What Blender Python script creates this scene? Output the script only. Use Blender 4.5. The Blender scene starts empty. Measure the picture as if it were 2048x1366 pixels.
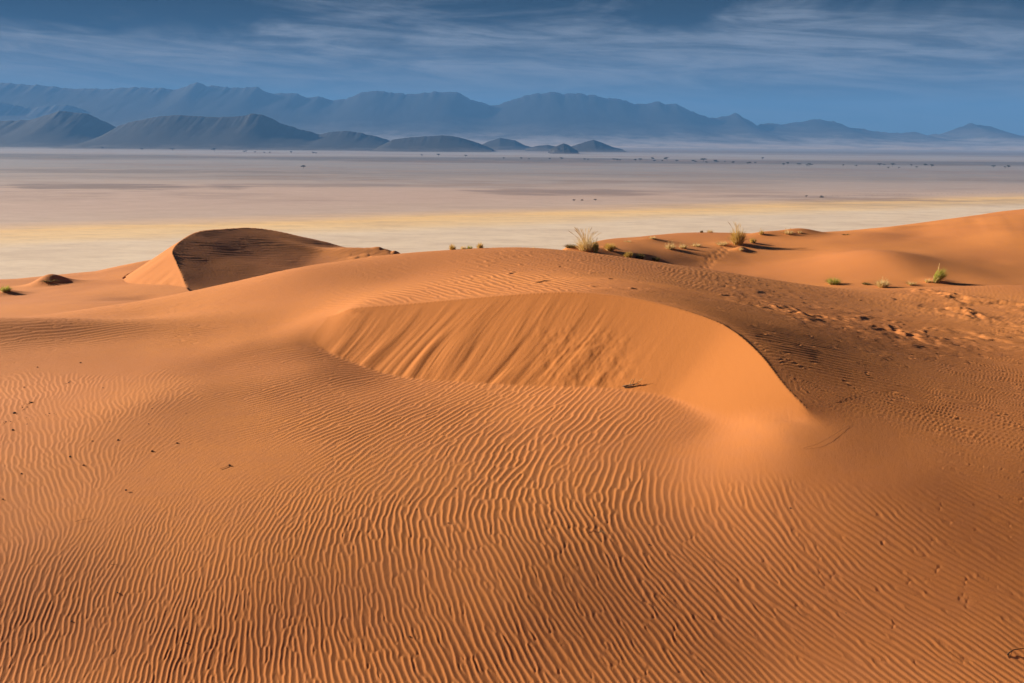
import bpy, math, random
import numpy as np
from mathutils import Matrix, Vector

rng = np.random.default_rng(7)
random.seed(7)
scene = bpy.context.scene
COL = scene.collection

# ------------------------------------------------------------------ camera
F = 2000.0                       # focal length in pixels of a 2048 px wide frame
ZC = 80.0                        # camera height above the plain (it stands on a dune crest)
PITCH = math.radians(11.5)
ROLL = math.radians(0.45)
fwd = Vector((0, math.cos(PITCH), -math.sin(PITCH)))
right = Vector((1, 0, 0))
up = right.cross(fwd)
right = Matrix.Rotation(-ROLL, 3, fwd) @ right
up = Matrix.Rotation(-ROLL, 3, fwd) @ up
cam_d = bpy.data.cameras.new('camera')
cam_d.sensor_width = 36.0
cam_d.lens = F / 2048 * 36.0
cam_d.clip_start = 0.1
cam_d.clip_end = 300000
cam = bpy.data.objects.new('camera', cam_d)
COL.objects.link(cam)
m = Matrix((right, up, -fwd)).transposed().to_4x4()
m.translation = Vector((0, 0, ZC))
cam.matrix_world = m
scene.camera = cam

# ------------------------------------------------------------------ light
SUN_EL = math.radians(17.0)
SUN_AZ = math.radians(22.0)      # how far ahead of due left the sun stands
sun_dir = Vector((-math.cos(SUN_AZ) * math.cos(SUN_EL), math.sin(SUN_AZ) * math.cos(SUN_EL), math.sin(SUN_EL)))
sd = bpy.data.lights.new('sun', 'SUN')
sd.energy = 5.0
sd.angle = math.radians(0.55)
sd.color = (1.0, 0.86, 0.68)
sun = bpy.data.objects.new('sun', sd)
COL.objects.link(sun)
sun.rotation_euler = sun_dir.to_track_quat('Z', 'Y').to_euler()

world = bpy.data.worlds.new('World')
scene.world = world
world.use_nodes = True
wt = world.node_tree
wt.nodes.clear()


class NT:
    """small helper for node trees"""
    def __init__(self, tree):
        self.t = tree

    def n(self, kind, props=None, **inputs):
        nd = self.t.nodes.new(kind)
        for k, v in (props or {}).items():
            setattr(nd, k, v)
        for k, v in inputs.items():
            self.set(nd, k, v)
        return nd

    def set(self, nd, key, v):
        if key.startswith('i') and key[1:].isdigit():
            s = nd.inputs[int(key[1:])]
        else:
            s = nd.inputs[key.replace('_', ' ')]
        if isinstance(v, bpy.types.NodeSocket):
            self.t.links.new(v, s)
        else:
            s.default_value = v

    def math(self, op, a, b=0.0, c=None, clamp=False):
        nd = self.n('ShaderNodeMath', {'operation': op, 'use_clamp': clamp}, i0=a, i1=b)
        if c is not None:
            self.set(nd, 'i2', c)
        return nd.outputs[0]

    def mix(self, fac, a, b, blend='MIX'):
        nd = self.n('ShaderNodeMix', {'data_type': 'RGBA', 'blend_type': blend})
        self.set(nd, 'i0', fac)
        self.set(nd, 'i6', a)
        self.set(nd, 'i7', b)
        return nd.outputs[2]

    def ramp(self, fac, stops, interp='LINEAR'):
        nd = self.n('ShaderNodeValToRGB')
        r = nd.color_ramp
        r.interpolation = interp
        while len(r.elements) < len(stops):
            r.elements.new(0.5)
        for e, (p, c) in zip(r.elements, stops):
            e.position = p
            e.color = tuple(c) + (1,) if not isinstance(c, (int, float)) else (c, c, c, 1)
        self.set(nd, 'i0', fac)
        return nd.outputs[0]

    def noise(self, vec, scale, detail=4, rough=0.55, dist=0.0):
        nd = self.n('ShaderNodeTexNoise', {'noise_dimensions': '3D'}, Vector=vec, Scale=scale, Detail=detail, Roughness=rough, Distortion=dist)
        return nd.outputs[0]

    def mapping(self, vec, scale=(1, 1, 1), rot=(0, 0, 0), loc=(0, 0, 0)):
        nd = self.n('ShaderNodeMapping', None, Vector=vec, Scale=scale, Rotation=rot, Location=loc)
        return nd.outputs[0]

    def maprange(self, v, a, b, c=0.0, d=1.0, interp='SMOOTHSTEP'):
        nd = self.n('ShaderNodeMapRange', {'interpolation_type': interp}, i0=v, i1=a, i2=b, i3=c, i4=d)
        return nd.outputs[0]


w = NT(wt)
sky = w.n('ShaderNodeTexSky', {'sky_type': 'NISHITA', 'sun_disc': False, 'sun_elevation': SUN_EL,
                               'sun_rotation': math.atan2(sun_dir.x, sun_dir.y), 'altitude': 1200.0,
                               'air_density': 1.0, 'dust_density': 0.4, 'ozone_density': 3.0})
tc = w.n('ShaderNodeTexCoord')
sep = w.n('ShaderNodeSeparateXYZ', None, Vector=tc.outputs['Generated'])
el = sep.outputs[2]
# deep polarised blue, brightened overhead as added shadow fill, hazier blue low down: the same all round the horizon
grade = w.ramp(w.maprange(el, 0.0, 0.5, interp='LINEAR'),
               [(0.0, (0.17, 0.25, 0.40)), (0.08, (0.09, 0.16, 0.29)), (0.18, (0.008, 0.04, 0.09)),
                (0.28, (0.0, 0.012, 0.036)), (0.5, (0.005, 0.03, 0.085)), (1.0, (0.045, 0.13, 0.30))])
blue = w.mix(1.0, sky.outputs[0], grade, 'MULTIPLY')
# thin cirrus: a veil low over the horizon whose upper edge frays into wisps
az = w.math('ARCTAN2', sep.outputs[0], sep.outputs[1])
cv = w.n('ShaderNodeCombineXYZ', None, X=az, Y=w.math('ADD', el, w.math('MULTIPLY', az, 0.05)), Z=0.0).outputs[0]
edge = w.noise(w.mapping(cv, (3.2, 14.0, 1.0), (0, 0, 0), (3.1, 1.7, 0.0)), 1.0, 5, 0.6, 0.8)
wisp = w.noise(w.mapping(cv, (5.0, 52.0, 1.0), (0, 0, -0.12), (0.0, 5.0, 0.0)), 1.0, 8, 0.66, 1.3)
fib = w.noise(w.mapping(cv, (16.0, 120.0, 1.0), (0, 0, -0.35), (2.0, 5.0, 0.0)), 1.0, 6, 0.65, 0.8)
top = w.math('SUBTRACT', w.math('ADD', el, w.math('MULTIPLY', w.math('SUBTRACT', edge, 0.5), 0.15)), w.math('MULTIPLY', az, 0.018))
veil = w.maprange(top, 0.122, 0.086)
thin = w.maprange(wisp, 0.60, 0.84, 0.0, 0.28)
cl = w.math('MAXIMUM', w.math('MULTIPLY', veil, w.maprange(w.math('ADD', wisp, w.math('MULTIPLY', fib, 0.35)), 0.48, 0.86, 0.24, 1.0)), thin)
cl = w.math('MULTIPLY', cl, w.maprange(el, 0.025, 0.075, 0.35, 1.0))
BGS = 0.05
skycol = w.mix(w.math('MULTIPLY', cl, 0.95), blue, (1.9, 2.1, 2.55, 1))
bg = w.n('ShaderNodeBackground', None, Color=skycol, Strength=BGS)
out = w.n('ShaderNodeOutputWorld')
wt.links.new(bg.outputs[0], out.inputs[0])

scene.view_settings.view_transform = 'Standard'
scene.view_settings.look = 'None'
scene.view_settings.gamma = 1.0
scene.view_settings.use_curve_mapping = False
scene.view_settings.exposure = 1.32
scene.render.engine = 'CYCLES'
scene.cycles.use_denoising = True
scene.cycles.max_bounces = 6
scene.cycles.volume_bounces = 1


# ------------------------------------------------------------------ helpers
def ray(u, v):
    """direction of photo pixel (2048x1366), scaled so that its y component is 1"""
    d = fwd + right * ((u - 1024) / F) - up * ((v - 683) / F)
    return d.x / d.y, d.z / d.y


def pt(u, v, y):
    """pixel at forward distance y -> x, y, z relative to the camera height"""
    a, b = ray(u, v)
    return (a * y, y, b * y)


def smooth(a, b, x):
    t = np.clip((x - a) / (b - a), 0.0, 1.0)
    return t * t * (3 - 2 * t)


def vnoise(x, y, seed=0):
    """smooth lattice noise, -1..1"""
    r = np.random.default_rng(seed).random((256, 256)) * 2 - 1
    xi = np.floor(x).astype(np.int64)
    yi = np.floor(y).astype(np.int64)
    fx = x - xi
    fy = y - yi
    fx = fx * fx * fx * (fx * (fx * 6 - 15) + 10)
    fy = fy * fy * fy * (fy * (fy * 6 - 15) + 10)
    a = r[xi & 255, yi & 255]
    b = r[(xi + 1) & 255, yi & 255]
    c = r[xi & 255, (yi + 1) & 255]
    d = r[(xi + 1) & 255, (yi + 1) & 255]
    return (a * (1 - fx) + b * fx) * (1 - fy) + (c * (1 - fx) + d * fx) * fy


def fbm(x, y, seed=0, octaves=4, gain=0.5):
    s = np.zeros_like(x)
    a = 1.0
    for o in range(octaves):
        s += a * vnoise(x * 2 ** o + o * 17.3, y * 2 ** o - o * 9.1, seed + o)
        a *= gain
    return s


class TPS:
    """thin plate surface through scattered heights"""
    def __init__(self, P, lam=0.0):
        lam = np.array([p[3] if len(p) > 3 else lam for p in P])
        P = np.array([p[:3] for p in P], float)
        self.c = P[:, :2]
        n = len(P)
        K = self.k(np.hypot(self.c[:, None, 0] - self.c[None, :, 0], self.c[:, None, 1] - self.c[None, :, 1]))
        K += np.diag(lam)
        Q = np.hstack([np.ones((n, 1)), self.c])
        A = np.block([[K, Q], [Q.T, np.zeros((3, 3))]])
        self.w = np.linalg.solve(A, np.concatenate([P[:, 2], np.zeros(3)]))

    @staticmethod
    def k(r):
        return r * r * np.log(np.maximum(r, 1e-9))

    def __call__(self, x, y):
        x = np.asarray(x, float)
        y = np.asarray(y, float)
        z = self.w[-3] + self.w[-2] * x + self.w[-1] * y
        for (cx, cy), wt_ in zip(self.c, self.w[:-3]):
            r2 = (x - cx) ** 2 + (y - cy) ** 2
            z = z + (0.5 * wt_) * r2 * np.log(np.maximum(r2, 1e-12))
        return z


def catmull(P, n=8):
    P = np.array(P, float)
    P = np.vstack([2 * P[0] - P[1], P, 2 * P[-1] - P[-2]])
    o = []
    for i in range(1, len(P) - 2):
        for t in np.linspace(0, 1, n, endpoint=False):
            a, b, c, d = P[i - 1], P[i], P[i + 1], P[i + 2]
            o.append(0.5 * (2 * b + (c - a) * t + (2 * a - 5 * b + 4 * c - d) * t * t + (3 * b - a - 3 * c + d) * t ** 3))
    o.append(P[-2])
    return np.array(o)


def polydist(x, y, L):
    """signed distance (left of the line is positive), arc length and height of the nearest point of polyline L"""
    best = np.full(x.shape, 1e18)
    sgn = np.ones(x.shape)
    arc = np.zeros(x.shape)
    zz = np.zeros(x.shape)
    s0 = 0.0
    for a, b in zip(L[:-1], L[1:]):
        dx, dy = b[0] - a[0], b[1] - a[1]
        ll = math.hypot(dx, dy)
        t = np.clip(((x - a[0]) * dx + (y - a[1]) * dy) / (ll * ll), 0, 1)
        d2 = (x - a[0] - t * dx) ** 2 + (y - a[1] - t * dy) ** 2
        mk = d2 < best
        best = np.where(mk, d2, best)
        sgn = np.where(mk, np.sign(dx * (y - a[1]) - dy * (x - a[0])), sgn)
        arc = np.where(mk, s0 + t * ll, arc)
        zz = np.where(mk, a[2] + t * (b[2] - a[2]), zz)
        s0 += ll
    return np.sqrt(best) * np.where(sgn == 0, 1, sgn), arc, zz


def repose(x, y, L, tan, step=1):
    """highest sand surface of slope tan that hangs from the polyline"""
    best = np.full(x.shape, -1e9)
    for a, b in zip(L[:-1], L[1:]):
        dx, dy = b[0] - a[0], b[1] - a[1]
        l2_ = dx * dx + dy * dy
        t = np.clip(((x - a[0]) * dx + (y - a[1]) * dy) / l2_, 0, 1)
        d = np.sqrt((x - a[0] - t * dx) ** 2 + (y - a[1] - t * dy) ** 2)
        best = np.maximum(best, a[2] + t * (b[2] - a[2]) - d * tan)
    return best


# ------------------------------------------------------------------ the dunes: control heights
# brink of the near slip face, from its left end round to its right end
BRP = [pt(*p) for p in [(672, 628, 34.5), (705, 617, 34.3), (760, 613, 34.0), (830, 608, 33.6), (950, 596, 32.9),
                               (1100, 585, 32.0), (1200, 587, 31.3), (1320, 605, 30.1), (1420, 635, 28.7), (1470, 660, 27.8),
                               (1530, 715, 26.0), (1560, 760, 24.9), (1600, 802, 23.9), (1650, 848, 23.0), (1750, 905, 21.9)]]
BRF = catmull(BRP, 24)
for _ in range(220):                     # wind leaves no kinks in a brink
    BRF[1:-1] = 0.25 * BRF[:-2] + 0.5 * BRF[1:-1] + 0.25 * BRF[2:]
BR = BRF[::4]
# the line goes on past both ends, where it only divides the two smooth surfaces
BRX = np.vstack([[(-120, 37, -7), (-40, 38, -7), (-14, 36.8, -7)], BR, [(13, 21.0, -7), (24, 20, -7), (120, 15, -7)]])
# brink of the far dune on the left
# (it lies on the plane of that dune's long back, which dips to the right, away from the sun)
def back_plane(x, y):
    return -16.05 - 0.268 * x + 0.03 * (y - 80)


def on_plane(u, v):
    a, b = ray(u, v)
    y = (-16.05 - 0.03 * 80) / (b + 0.268 * a - 0.03)
    return (a * y, y, b * y)


BR2 = catmull([on_plane(*p) for p in [(392, 610), (384, 598), (375, 578), (366, 555), (354, 525), (346, 500), (366, 478), (400, 462), (450, 457), (510, 455), (580, 466)]], 6)
BR2X = np.vstack([[(-14, 40, -9), (-19, 55, -9.5)], BR2, [(-16, 106, -11), (-5, 150, -12)]])

shared = [pt(*p) for p in [
    # left flank, in front of the skyline
    (-350, 760, 32), (0, 750, 31.7), (0, 705, 34.2), (200, 700, 33.6), (380, 690, 34.1), (300, 640, 38.8), (-350, 690, 35.5), (450, 625, 38.0), (480, 680, 33.2),
    (0, 640, 41.8), (200, 613, 42.3), (370, 585, 42.3), (600, 650, 35.0), (560, 660, 35.0), (640, 622, 36.0), (590, 692, 32.9), (555, 688, 33.4), (500, 700, 32.8),
    # right margin of the trough
    (1850, 940, 21.15), (2048, 900, 22.2), (2300, 900, 22.5),
    (2048, 1000, 20.25), (2048, 1100, 19.0), (2048, 1200, 17.6), (2048, 1366, 15.8), (2400, 1366, 15.9), (2400, 1100, 19.1)]]
low = [pt(*p) for p in [
    (0, 1366, 15.4), (512, 1366, 15.55), (1024, 1366, 15.7), (1536, 1366, 16.0), (-400, 1366, 15.3),
    (0, 1200, 17.2), (512, 1200, 17.35), (1024, 1200, 17.45), (1536, 1200, 17.75),
    (0, 1100, 18.7), (512, 1100, 18.8), (1024, 1100, 18.95), (1536, 1100, 19.1), (-400, 1100, 18.6),
    (0, 1000, 21.1), (512, 1000, 20.85), (1024, 1000, 20.9),
    (0, 900, 24.1), (300, 900, 23.7), (700, 900, 23.5), (1024, 900, 23.6), (1400, 950, 22.0), (1700, 960, 21.2), (-400, 900, 24.4),
    (300, 800, 26.9), (620, 800, 27.5), (480, 800, 27.7), (1024, 800, 27.5), (1270, 790, 26.6), (1450, 855, 24.2), (1560, 890, 22.9), (620, 730, 30.5), (650, 750, 29.9), (740, 770, 29.7), (870, 762, 29.7), (540, 740, 30.7),
    (1000, 752, 29.7), (1200, 762, 28.2), (450, 745, 30.9)]]
low += [(-4.2, 33, -7.4), (-2, 32.3, -7.5), (1, 31.5, -7.2), (4, 30.5, -6.95)]
low += [(x, 0, -1.75 - 0.0006 * x * x) for x in (-40, -15, 0, 15, 40)] + [(x, 5, -4.9) for x in (-20, 0, 20)] + [(x, 9, -7.6) for x in (-16, 0, 16)]
low += [(x, -15, -4.0) for x in (-30, 0, 30)] + [(x, 12, -9.3) for x in (-9, 0, 9)]
high = [tuple(p) + (0.3,) for p in BR[::3]] + [pt(*p) for p in [
    (620, 600, 37.5), (600, 536, 42.5), (800, 560, 40), (800, 508, 45), (950, 497, 47), (1050, 496, 48), (1050, 540, 39.5), (1200, 509, 47), (1350, 529, 46.5),
    (1300, 570, 35), (1500, 552, 46.5), (1450, 600, 35), (1650, 575, 48.5), (1600, 650, 30.5), (1800, 620, 40), (1700, 750, 25.9), (1850, 575, 50), (2048, 570, 51),
    (2048, 640, 38.5), (2048, 750, 28.6), (1800, 700, 29.6), (1900, 850, 23.5), (2300, 640, 39), (2300, 750, 28.5),
    # behind the skyline
    (0, 622, 58), (200, 600, 60), (-400, 600, 66), (330, 596, 62),
    # floor right of the far left dune
    (700, 497, 97), (760, 503, 97), (850, 507, 94), (660, 535, 86),
    # behind the middle, with the grass
    (1150, 505, 71), (1250, 500, 78), (1250, 483, 86), (1400, 505, 82), (1400, 490, 87), (1400, 464, 97), (1550, 468, 99), (1500, 510, 83), (1560, 482, 90), (1300, 533, 75), (1400, 530, 80), (1480, 543, 77), (1600, 556, 72),
    # right-hand dune
    (1700, 556, 70), (1850, 560, 68), (2048, 555, 70), (1600, 515, 82), (1700, 520, 76), (1640, 484, 88), (1730, 466, 92), (1800, 457, 97), (1900, 447, 96), (2048, 438, 92), (2300, 410, 95),
    (1830, 520, 74.5), (1900, 490, 84), (1850, 470, 91), (2048, 500, 80), (2048, 470, 84), (2300, 540, 72), (2300, 470, 88)]]
high += [(-14, 80, -11.2), (-10, 86, -11.0), (-17, 72, -11.0), (-24, 76, -11.3), (-24, 88, -11.2), (-22, 98, -11.2), (-30, 90, -11.5)]
high += [pt(0, 655, 46), pt(200, 636, 47), pt(370, 607, 48), pt(-400, 690, 44), (-22, 53, -9.4), (-12, 54, -8.6), (0, 58, -8.0), (8, 58, -8.4), (-16, 62, -10.2), (-6, 72, -10.6), (-3, 62, -8.8), (-60, 60, -9), (0, 112, -13), (40, 118, -11), (90, 120, -11), (90, 60, -9), (60, 40, -7.5), (30, 60, -9.2), (19, 59, -9.0)]
G = TPS(shared + low, 6.0)
S = TPS(shared + high, 6.0)
BRS = S(BR[:, 0], BR[:, 1])
lee2 = TPS([pt(*p) for p in [(0, 600, 67), (120, 585, 70), (0, 582, 75), (60, 570, 80), (120, 560, 84), (200, 545, 88), (260, 533, 90), (300, 600, 64), (200, 600, 62.5), (250, 575, 71),
                             (275, 563, 77.5), (280, 548, 84), (300, 522, 93), (-400, 590, 72), (330, 590, 65)]] + [(-60, 60, -10), (-80, 110, -14), (-36, 104, -11.5), (-20, 52, -8.6), (-30, 112, -12)], 0.3)

# small hummocks under the grass (u, v, y, height, rx, ry)
MOUNDS = [(p[0], p[1], p[2], p[3], p[4], p[5]) for p in [
    (100, 572, 80, 0.62, 1.2, 1.2), (108, 570, 82, 0.35, 2.6, 1.6), (12, 590, 74, 0.35, 1.2, 1.2),
    (1180, 503, 66, 0.35, 2.2, 1.6), (1222, 503, 68, 0.35, 1.1, 1.0), (1262, 518, 60, 0.35, 1.2, 1.0), (1285, 521, 60, 0.25, 1.0, 0.8), (1310, 525, 60, 0.4, 1.2, 0.9), (1135, 500, 64, 0.2, 1.4, 1.1),
    (1476, 490, 79, 0.3, 2.0, 1.4), (1482, 502, 73, 0.35, 0.7, 0.6),
    (1575, 472, 96, 0.4, 2.6, 2.0), (1605, 470, 99, 0.3, 1.8, 1.4), (1790, 458, 104, 0.3, 2.2, 1.6), (1878, 565, 53, 0.2, 0.9, 0.8),
    (1305, 482, 88, 0.25, 1.6, 1.2), (1523, 474, 94, 0.25, 1.6, 1.2), (1765, 520, 77, 0.55, 3.2, 5.0), (745, 506, 97, 0.45, 6.0, 1.6), (-30, 672, 36.8, 0.6, 7.5, 1.4)]]
MXY = []
TAN = math.tan(math.radians(33.0))


def height(x, y, info=False, pre=None):
    """height of the sand, relative to the camera, without ripples"""
    x = np.asarray(x, float)
    y = np.asarray(y, float)
    s, g, l2 = pre if pre is not None else (S(x, y), G(x, y), lee2(x, y))
    shp = x.shape
    L = np.hypot(np.diff(BR[:, 0]), np.diff(BR[:, 1])).sum()
    L0 = np.hypot(np.diff(BRX[:4, 0]), np.diff(BRX[:4, 1])).sum()
    nearm = (y < 56) & (np.abs(x) < 40)
    farm = (y > 50) & (x < 0)
    # ---- far left dune and its slip face
    d2 = np.full(shp, -99.0)
    arc2 = np.zeros(shp)
    slip_m2 = np.zeros(shp)
    if farm.any():
        xf, yf, sf, lf = x[farm], y[farm], s[farm], l2[farm]
        q2, a2, _ = polydist(xf, yf, BR2X)
        on = smooth(58, 66, yf) * (1 - smooth(99, 106, yf))
        db = back_plane(xf, yf) - sf
        s2 = sf + 0.5 * (db + np.sqrt(db * db + 0.09)) * on
        dz = repose(xf, yf, BR2, TAN) - lf
        lee = lf + np.maximum(dz, 0)
        wide = 0.12 + (1 - on) * 2.5
        tt = smooth(-1, 1, q2 / wide)
        f_ = s2 * (1 - tt) + lee * tt
        band = smooth(54, 62, yf) * (1 - smooth(-14, -10, xf + (yf - 60) * 0.12))
        s = s.copy()
        s[farm] = sf * (1 - band) + f_ * band
        d2[farm] = q2
        arc2[farm] = a2
        slip_m2[farm] = np.where((q2 > 0) & (dz > 0), 1.0, 0.0) * on * band
    # ---- near slip face: at its two ends it runs out as part of a cone
    d = np.full(shp, 99.0)
    arc = np.zeros(shp)
    slipm = np.zeros(shp)
    z = s.copy()
    if nearm.any():
        xn, yn, sn, gn = x[nearm], y[nearm], s[nearm], g[nearm]
        dn_, an, _ = polydist(xn, yn, BRX)             # positive behind the brink
        an = an - L0
        dc, _, zs_ = polydist(xn, yn, np.column_stack([BR[:, :2], BR[:, 2] - BRS]))
        sn = sn + zs_ * np.exp(-(dc / 1.5) ** 2)
        slip = np.full(xn.shape, -99.0)
        box = (np.abs(xn) < 13) & (yn > 17) & (yn < 38)
        slip[box] = repose(xn[box], yn[box], BRF, TAN)
        # distance past either end, measured along the brink's own direction there
        tl = (BR[0, :2] - BR[3, :2]) / np.hypot(*(BR[0, :2] - BR[3, :2]))
        tr_ = (BR[-1, :2] - BR[-4, :2]) / np.hypot(*(BR[-1, :2] - BR[-4, :2]))
        ql = (xn - BR[0, 0]) * tl[0] + (yn - BR[0, 1]) * tl[1]
        qr = (xn - BR[-1, 0]) * tr_[0] + (yn - BR[-1, 1]) * tr_[1]
        wd = np.where(xn < 1.5, 0.5 + 0.7 * np.maximum(ql, 0), 2.5)
        t = smooth(-2, 0, dn_ / wd)
        e = (1 - smooth(-0.4, 0.6, ql)) * (1 - smooth(-4.0, -0.5, qr))
        ge = gn * e + (gn * (1 - t) + sn * t) * (1 - e)
        k = 0.05 + 0.25 * smooth(4.0, 6.5, xn)
        dd = slip - ge
        low_ = ge + 0.5 * (dd + np.sqrt(dd * dd + (k * smooth(-1.6, -0.4, dd)) ** 2)) - 0.1 * k * smooth(-1.6, -0.4, dd)
        tb = smooth(0.0, 1.2, np.abs(dn_))
        low_ = np.minimum(np.maximum(ge, slip), np.maximum(sn, ge)) * (1 - tb) + low_ * tb
        z[nearm] = np.where(dn_ > 0, sn, low_)
        d[nearm] = dn_
        arc[nearm] = an
        slipm[nearm] = np.where(dn_ < 0, smooth(-0.02, 0.06 + 0.3 * smooth(4.5, 6.5, xn), dd), 0.0)
    for mx, my, h, rx, ry in MXY:
        z = z + h * np.exp(-((x - mx) / rx) ** 2 - ((y - my) / ry) ** 2)
    # the dune field breaks off towards the plain
    txx = x / np.maximum(y, 30)
    ye = np.interp(txx, [-0.7, -0.5, -0.42, -0.36, -0.25, -0.14, -0.05, 0.05, 0.1, 0.2, 0.35, 0.6], [82, 84, 87, 93, 104, 98, 66, 72, 90, 101, 106, 112])
    q = np.maximum(y - ye, 0)
    z = z - 0.22 * q * q / (q + 8)
    z = np.where(q > 50, np.minimum(z, -10 - 0.2 * q), z)
    z = np.maximum(z, -ZC - 3)
    if info:
        return z, d, arc, L, slipm, slip_m2, d2, arc2
    return z


def hit(u, v, ymin=11.0, ymax=130.0):
    """where the view ray of a photo pixel meets the sand"""
    a, b = ray(u, v)
    ys = np.geomspace(ymin, ymax, 150)
    h = height(a * ys, ys) - b * ys
    i = int(np.argmax(h > 0)) if (h > 0).any() else int(np.argmax(h))
    ys = np.linspace(ys[max(i - 2, 0)], ys[min(i + 1, 149)], 60)
    h = height(a * ys, ys) - b * ys
    i = int(np.argmax(h > 0))
    if h[i] <= 0:
        i = int(np.argmax(h))           # grazes a skyline: nearest approach
        return a * ys[i], ys[i], float(height(a * ys[i:i + 1], ys[i:i + 1])[0])
    if i > 0:
        f_ = h[i - 1] / (h[i - 1] - h[i])
        yy = ys[i - 1] + f_ * (ys[i] - ys[i - 1])
    else:
        yy = ys[0]
    return a * yy, yy, float(height(np.array([a * yy]), np.array([yy]))[0])


MXY = [(*(hit(u, v, 50)[:2] if v < 620 else pt(u, v, y)[:2]), h, rx, ry) for u, v, y, h, rx, ry in MOUNDS]

# ------------------------------------------------------------------ mesh of the dunes
core = np.linspace(-0.578, 0.578, 1300)
wing = 0.578 + np.cumsum(0.0012 * 1.13 ** np.arange(52))
TX = np.concatenate([-wing[::-1], core, wing])
y_near = np.linspace(-30, 10.5, 30, endpoint=False)
iy = np.linspace(1 / 14.7, 1 / 112.0, 640)
y_mid = np.concatenate([np.linspace(10.5, 14.7, 14, endpoint=False), 1 / iy])
yy_ = np.concatenate([y_mid, np.linspace(24.0, 36.5, 150), np.linspace(64, 103, 100)])
yy_ = np.unique(np.round(yy_, 5))
for _ in range(40):                      # even out the merged row spacing
    yy_[1:-1] = 0.25 * yy_[:-2] + 0.5 * yy_[1:-1] + 0.25 * yy_[2:]
y_far = np.concatenate([np.linspace(112.5, 160, 40), np.linspace(165, 600, 40)])
YS = np.concatenate([y_near, yy_, y_far])
NR, NC = len(YS), len(TX)
Y = np.repeat(YS[:, None], NC, 1)
X = TX[None, :] * np.maximum(Y, 10.5)
cr = np.unique(np.r_[np.arange(0, NR, 5), NR - 1])
cc = np.unique(np.r_[np.arange(0, NC, 5), NC - 1])


def hermite(c, xs, xt):
    """smooth interpolation of the rows of c, known at xs, to xt"""
    m_ = np.gradient(c, xs, axis=0)
    k_ = np.clip(np.searchsorted(xs, xt, side='right') - 1, 0, len(xs) - 2)
    h_ = (xs[k_ + 1] - xs[k_])[:, None]
    t_ = ((xt - xs[k_])[:, None]) / h_
    t2, t3 = t_ * t_, t_ * t_ * t_
    return (2 * t3 - 3 * t2 + 1) * c[k_] + (t3 - 2 * t2 + t_) * h_ * m_[k_] + (3 * t2 - 2 * t3) * c[k_ + 1] + (t3 - t2) * h_ * m_[k_ + 1]


def upsample(c):
    return np.ascontiguousarray(hermite(np.ascontiguousarray(hermite(c, YS[cr], YS).T), TX[cc], TX).T)


Xc, Yc = X[np.ix_(cr, cc)], Y[np.ix_(cr, cc)]
# heights of the smooth surfaces: corrected by their large-scale trend so that coarse sampling stays exact
PRE = []
for tp in (S, G, lee2):
    PRE.append(upsample(tp(Xc, Yc)))
Z, D1, ARC, LB, SLIP, SLIP2, D2, ARC2 = height(X, Y, True, PRE)

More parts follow.
